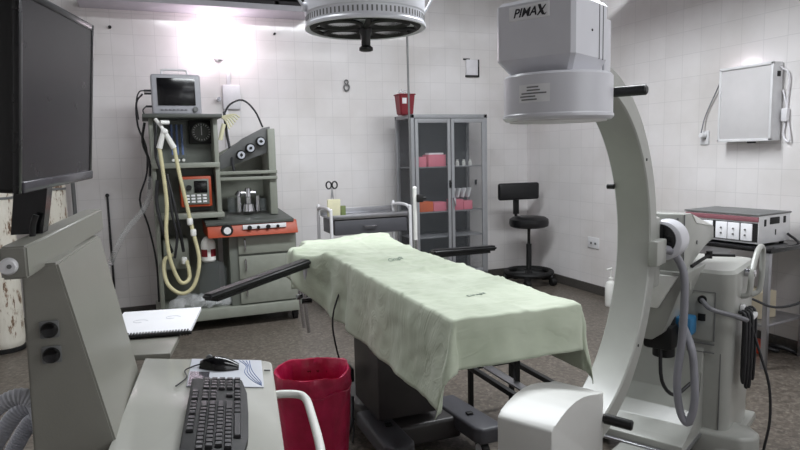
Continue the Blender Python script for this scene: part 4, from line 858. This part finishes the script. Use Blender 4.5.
# column: near face y=1.42, far y=1.86 (world), lofted bottom to top
def quad(z, n0, n1, f0, f1, yn=1.42, yf=1.88): return [(n0, yn, z), (n1, yn, z), (f1, yf, z), (f0, yf, z)]
mb = MB(); mb.loft([quad(.12, -.25, .16, -.2, .2), quad(.8, -.247, -.03, -.195, .01), quad(1.0, -.242, -.088, -.19, -.045), quad(1.395, -.234, -.17, -.165, -.118)])
bmesh.ops.bevel(mb.bm, geom=list(mb.bm.edges), offset=.004, segments=2, affect='EDGES'); part('column', mb, M['ws'], ws)
mb = MB(); mb.b2((-.27, 1.3, .08), (.3, 2.05, .14), .02); part('base_plate', mb, M['ws'], ws)
for x, y in ((-.22, 1.36), (.25, 1.36), (-.22, 1.99), (.25, 1.99)):
    mb = MB(); mb.cyl((x-.02, y, .045), (x+.02, y, .045), .045, n=20, bev=.005).b2((x-.025, y-.015, .04), (x+.025, y+.015, .09)); part('caster', mb, M['blackm'], ws)
for z in (1.262, 1.21):
    mb = MB(); mb.box((-.193, 1.414, z), (.036, .008, .036), .004); c = part('socket_plate', mb, M['seam'], ws)
    mb = MB(); mb.lathe([(.009, 1.404), (.014, 1.402), (.016, 1.406), (.016, 1.414)], (-.193, 0, z), 24, 'y'); part('round_socket', mb, M['blackg'], c)
# top bar
mb = MB(); mb.loft([[(-.252, 1.33, 1.383), (-.207, 1.325, 1.383), (-.207, 1.325, 1.444), (-.252, 1.33, 1.444)], [(-.158, 1.97, 1.4), (-.112, 1.965, 1.4), (-.112, 1.965, 1.46), (-.158, 1.97, 1.46)]])
bmesh.ops.bevel(mb.bm, geom=list(mb.bm.edges), offset=.004, segments=3, affect='EDGES'); tb = part('top_bar', mb, M['ws'], ws)
mb = MB(); mb.lathe([(.006, 1.312), (.012, 1.3125), (.0155, 1.318), (.0155, 1.33)], (-.237, 0, 1.409), 28, 'y'); part('round_knob', mb, M['whitep'], tb)
mb = MB(); mb.cyl((-.234, 1.3105, 1.41), (-.234, 1.3125, 1.41), .004); part('screw', mb, M['seam'], tb)
mb = MB(); mb.tube([(-.215, 1.46, 1.445), (-.212, 1.46, 1.47), (-.205, 1.46, 1.49)], .006, 8); part('cable_grommet', mb, M['blackm'], tb)
mb = MB(); mb.b2((-.105, 1.84, .985), (-.1, 1.845, .99)); mb.bm.free()
# small blue mark at the foot of the column side
# tray (slopes gently toward the user at +x)
ty, sl = -.134, -.13
MT = Matrix.Translation((.2, 1.6, .98)) @ Matrix.Rotation(ty, 4, 'Z') @ Matrix.Rotation(math.atan(-sl), 4, 'Y') @ Matrix.Rotation(.041, 4, 'X')
mb = MB(MT)
pts = [(-.272, -.42), (.085, -.42), (.089, -.4), (.089, .26), (.084, .278), (.07, .287), (-.272, .287)]
mb.prism([(x, y, 0) for x, y in pts], (0, 0, -.03), .005, 2); trp = part('keyboard_tray', mb, M['wsl'], ws)
mb = MB(MT); mb.b2((-.25, -.38, -.09), (.06, .25, -.03), .01); part('tray_box', mb, M['ws'], ws)
mb = MB(MT); mb.tube([(.06, .1, -.04), (.1, .104, -.03), (.15, .1, -.028), (.17, .075, -.028), (.176, .0, -.028), (.176, -.24, -.03), (.15, -.33, -.035), (.06, -.34, -.045)], .011, 12, 5); part('tray_handle', mb, M['white'], ws)
mb = MB(MT); mb.b2((.062, .2, .0), (.08, .206, .003), .001); part('latch', mb, M['seam'], ws)
# side shelf under the notebook
mb = MB(); mb.prism([(-.115, 2.12, .985), (.045, 2.075, .985), (.11, 2.42, .985), (-.13, 2.5, .985)], (0, 0, -.02), .004)
mb.b2((-.12, 1.86, .93), (-.07, 2.2, .965)); part('side_shelf', mb, M['ws'], ws)
# ================================================================ notebook
MN = Matrix.Translation((.004, 2.46, .99)) @ Matrix.Rotation(math.radians(-11), 4, 'Z')
nb = thing('spiral_notebook', (.02, 2.47, .987), 'white spiral bound notebook lying on the side shelf of the workstation', 'notebook', rz=math.radians(-9.5))
mb = MB(MN); mb.b2((-.14, -.17, -.003), (.15, .17, .012), .002); part('pages', mb, M['paper'], nb)
mb = MB(MN)
for i in range(28):
    x = -.122+i*.0098; mb.tube([(x+.001*math.cos(a), -.172+.009*math.cos(a), .005+.011*math.sin(a)) for a in [k*PI/4 for k in range(8)]], .0018, 5, 1, True)
mb.cyl((-.13, -.176, .004), (.155, -.176, .004), .006, n=10); part('spiral_binding', mb, M['blackm'], nb)
mb = MB(MN)
for i, (x, y) in enumerate(((-.05, .0), (.06, .03))):
    mb.tube([(x+.03*math.cos(k*.9)*(1-k*.08), y+.02*math.sin(k*.9), .0122) for k in range(7)], .0009, 5)
part('pencil_drawing', mb, M['pad'], nb)
# ================================================================ mouse pad, mouse, keyboard
mp = thing('mouse_pad', MT @ V((-.043, .177, 0)), 'grey mouse pad with blue curved lines on the tray', 'mouse pad', rz=ty)
MP = MT @ Matrix.Translation((-.043, .177, .0004))
mb = MB(MP); mb.b2((-.1, -.103, 0), (.1, .103, .003), .0014); part('pad', mb, M['pad'], mp)
mb = MB(MP)
for k in range(4): mb.tube([(.035+.01*k, .095, .0032), (.055+.004*k, .05, .0032), (.05+.008*k, .0, .0032), (.07+.007*k, -.06, .0032), (.094, -.095+.006*k, .0032)], .0011, 5, 5)
part('blue_curve', mb, M['padb'], mp)
mb = MB(MP); mb.b2((-.097, -.1, .003), (-.045, .0, .0036)); part('grey_print', mb, M['bezelb'], mp)
MM = MP @ Matrix.Translation((-.02, .035, .003)) @ Matrix.Rotation(math.radians(-2), 4, 'Z')
mo = thing('computer_mouse', MM.translation, 'black computer mouse on the mouse pad', 'mouse', rz=ty)
mb = MB(MM); rings = []
for i in range(13):
    t = i/12; x = -.054+.108*t; hw = .031*math.sin(PI*(.1+.8*t))**.55*(1-.12*math.cos(PI*t)**2); hh = .034*math.sin(PI*(.12+.76*t))**.8*(1.08-.25*t)
    rings.append([(x, hw*math.cos(a)*(1 if math.sin(a) < .2 else .96), max(0, hh*math.sin(a))) for a in [PI*k/12 for k in range(13)]])
mb.loft(rings); part('shell', mb, M['blackg'], mo, smooth=60)
mb = MB(MM); mb.cyl((-.03, -.004, .028), (-.03, .004, .028), .009, n=16); part('scroll_wheel', mb, M['seam'], mo)
mb = MB(MM); mb.tube([(-.054, 0, .008), (-.075, -.01, .003), (-.09, -.04, .003), (-.08, -.09, .003), (-.1, -.15, .003)], .002, 6); part('mouse_cord', mb, M['cable'], mo)
# keyboard: long side along y, user stands at +x
MK = MT @ Matrix.Translation((-.064, .094, .001)) @ Matrix.Diagonal((.92, 1, 1, 1))
kb = thing('computer_keyboard', MT @ V((-.07, -.1, 0)), 'black computer keyboard on the tray in front of the mouse pad', 'keyboard', rz=ty)
mb = MB(MK); pts = [(-.072, -.005), (-.06, 0), (.055, 0), (.068, -.012), (.08, -.1), (.082, -.22), (.08, -.34), (.068, -.43), (.055, -.445), (-.06, -.445), (-.072, -.44)]
mb.prism([(x, y, 0.001) for x, y in pts], (0, 0, .017), .004, 2); part('case', mb, M['blackm'], kb)
KW = .0187
def keyrow(x, spans, w=.0175):
    for (y0, y1) in spans:
        if True:
            mb = MB(MK); yc = -(y0+y1)/2; L = (y1-y0)-.0028
            mb.loft([[(x+sx*w/2, yc+sy*L/2, .0175) for sx, sy in ((-1, -1), (1, -1), (1, 1), (-1, 1))], [(x+sx*w/2*.93, yc+sy*(L/2-.0006), .022) for sx, sy in ((-1, -1), (1, -1), (1, 1), (-1, 1))], [(x+sx*w/2*.78, yc+sy*(L/2-.002), .0252) for sx, sy in ((-1, -1), (1, -1), (1, 1), (-1, 1))]])
            part('key', mb, M['key'], kb)
xs = [-.056, -.03, -.009, .012, .033, .054]
y0 = .01
def cols(n, a=y0, wd=KW): return [(a+i*wd, a+(i+1)*wd) for i in range(n)]
num = y0; nav = y0+4*KW+.009; main = nav+3*KW+.009
keyrow(xs[0], cols(3, nav)+[(main+i*KW, main+(i+1)*KW) for i in range(4)]+[(main+4.5*KW+i*KW, main+5.5*KW+i*KW) for i in range(4)])
keyrow(xs[1], cols(4)+cols(3, nav)+[(main, main+2*KW)]+cols(11, main+2*KW))
keyrow(xs[2], cols(4)+cols(3, nav)+[(main, main+1.5*KW)]+cols(11, main+1.5*KW))
keyrow(xs[3], cols(4)+[(main, main+2.2*KW)]+cols(10, main+2.2*KW))
keyrow(xs[4], cols(4)+[(nav+KW, nav+2*KW)]+[(main, main+2.7*KW)]+cols(10, main+2.7*KW))
keyrow(xs[5], [(num, num+KW), (num+KW, num+2*KW), (num+2*KW, num+4*KW)]+cols(3, nav)+cols(3, main, 1.25*KW)+[(main+3.75*KW, main+10*KW)])
# ================================================================ flat monitor at left
C0 = V((-.147, 1.526, 1.729))
MO = Matrix.Translation(C0) @ Matrix.Rotation(-.216, 4, 'Z') @ Matrix.Rotation(.097, 4, 'Y') @ Matrix.Rotation(.03, 4, 'X')
mn = thing('flat_monitor', (-.2, 1.55, 1.45), 'large black flat panel monitor on the workstation bar at the left edge', 'monitor')
W2, H2 = .215, .185
mb = MB(MO); mb.b2((-.05, -W2, -H2), (-.004, W2, H2), .01, 3); part('housing', mb, M['black'], mn)
mb = MB(MO); b = .016
mb.b2((-.012, -W2, -H2), (.0, -W2+b, H2), .003).b2((-.012, W2-b, -H2), (0, W2, H2), .003).b2((-.012, -W2+b, H2-b), (0, W2-b, H2), .003); part('bezel', mb, M['bezel'], mn)
mb = MB(MO); mb.b2((-.012, -W2+b, -H2), (.003, W2, -H2+.022), .004); part('lower_bezel', mb, M['bezelb'], mn, 'glossy lower bezel')
mb = MB(MO); mb.b2((-.008, -W2+b, -H2+.02), (-.002, W2-b, H2-b)); part('screen', mb, M['screen'], mn)
mb = MB(); mb.loft([[(-.258, 1.49, 1.449), (-.2, 1.49, 1.449), (-.195, 1.53, 1.45), (-.253, 1.53, 1.45)], [(-.248, 1.49, 1.52), (-.188, 1.49, 1.52), (-.183, 1.53, 1.52), (-.243, 1.53, 1.52)], [(-.235, 1.49, 1.62), (-.172, 1.49, 1.62), (-.168, 1.54, 1.62), (-.23, 1.54, 1.62)]])
part('stand', mb, M['blackg'], mn)
# ================================================================ grey hoses at lower left
for i, pts in enumerate(([(-.46, .8), (-.4, .92), (-.355, 1.03), (-.315, 1.07), (-.275, 1.075), (-.25, 1.03), (-.25, .85)], [(-.42, .8), (-.37, .92), (-.33, .99), (-.295, 1.03), (-.262, 1.03), (-.252, .97), (-.252, .82)], [(-.38, .8), (-.335, .9), (-.3, .96), (-.275, .99), (-.258, .97), (-.252, .9), (-.252, .78)])):
    y = 1.58+.05*i
    mb = MB(); mb.tube([(x, y, z) for x, z in pts], .0185, 12, 8, corr=.05, corr_n=150)
    solo('corrugated_hose', mb, M['hosel'], ['outer grey corrugated hose looped beside the workstation column', 'middle grey corrugated hose looped beside the workstation column', 'innermost grey corrugated hose beside the workstation column'][i], 'hose', 'hoses beside the workstation')
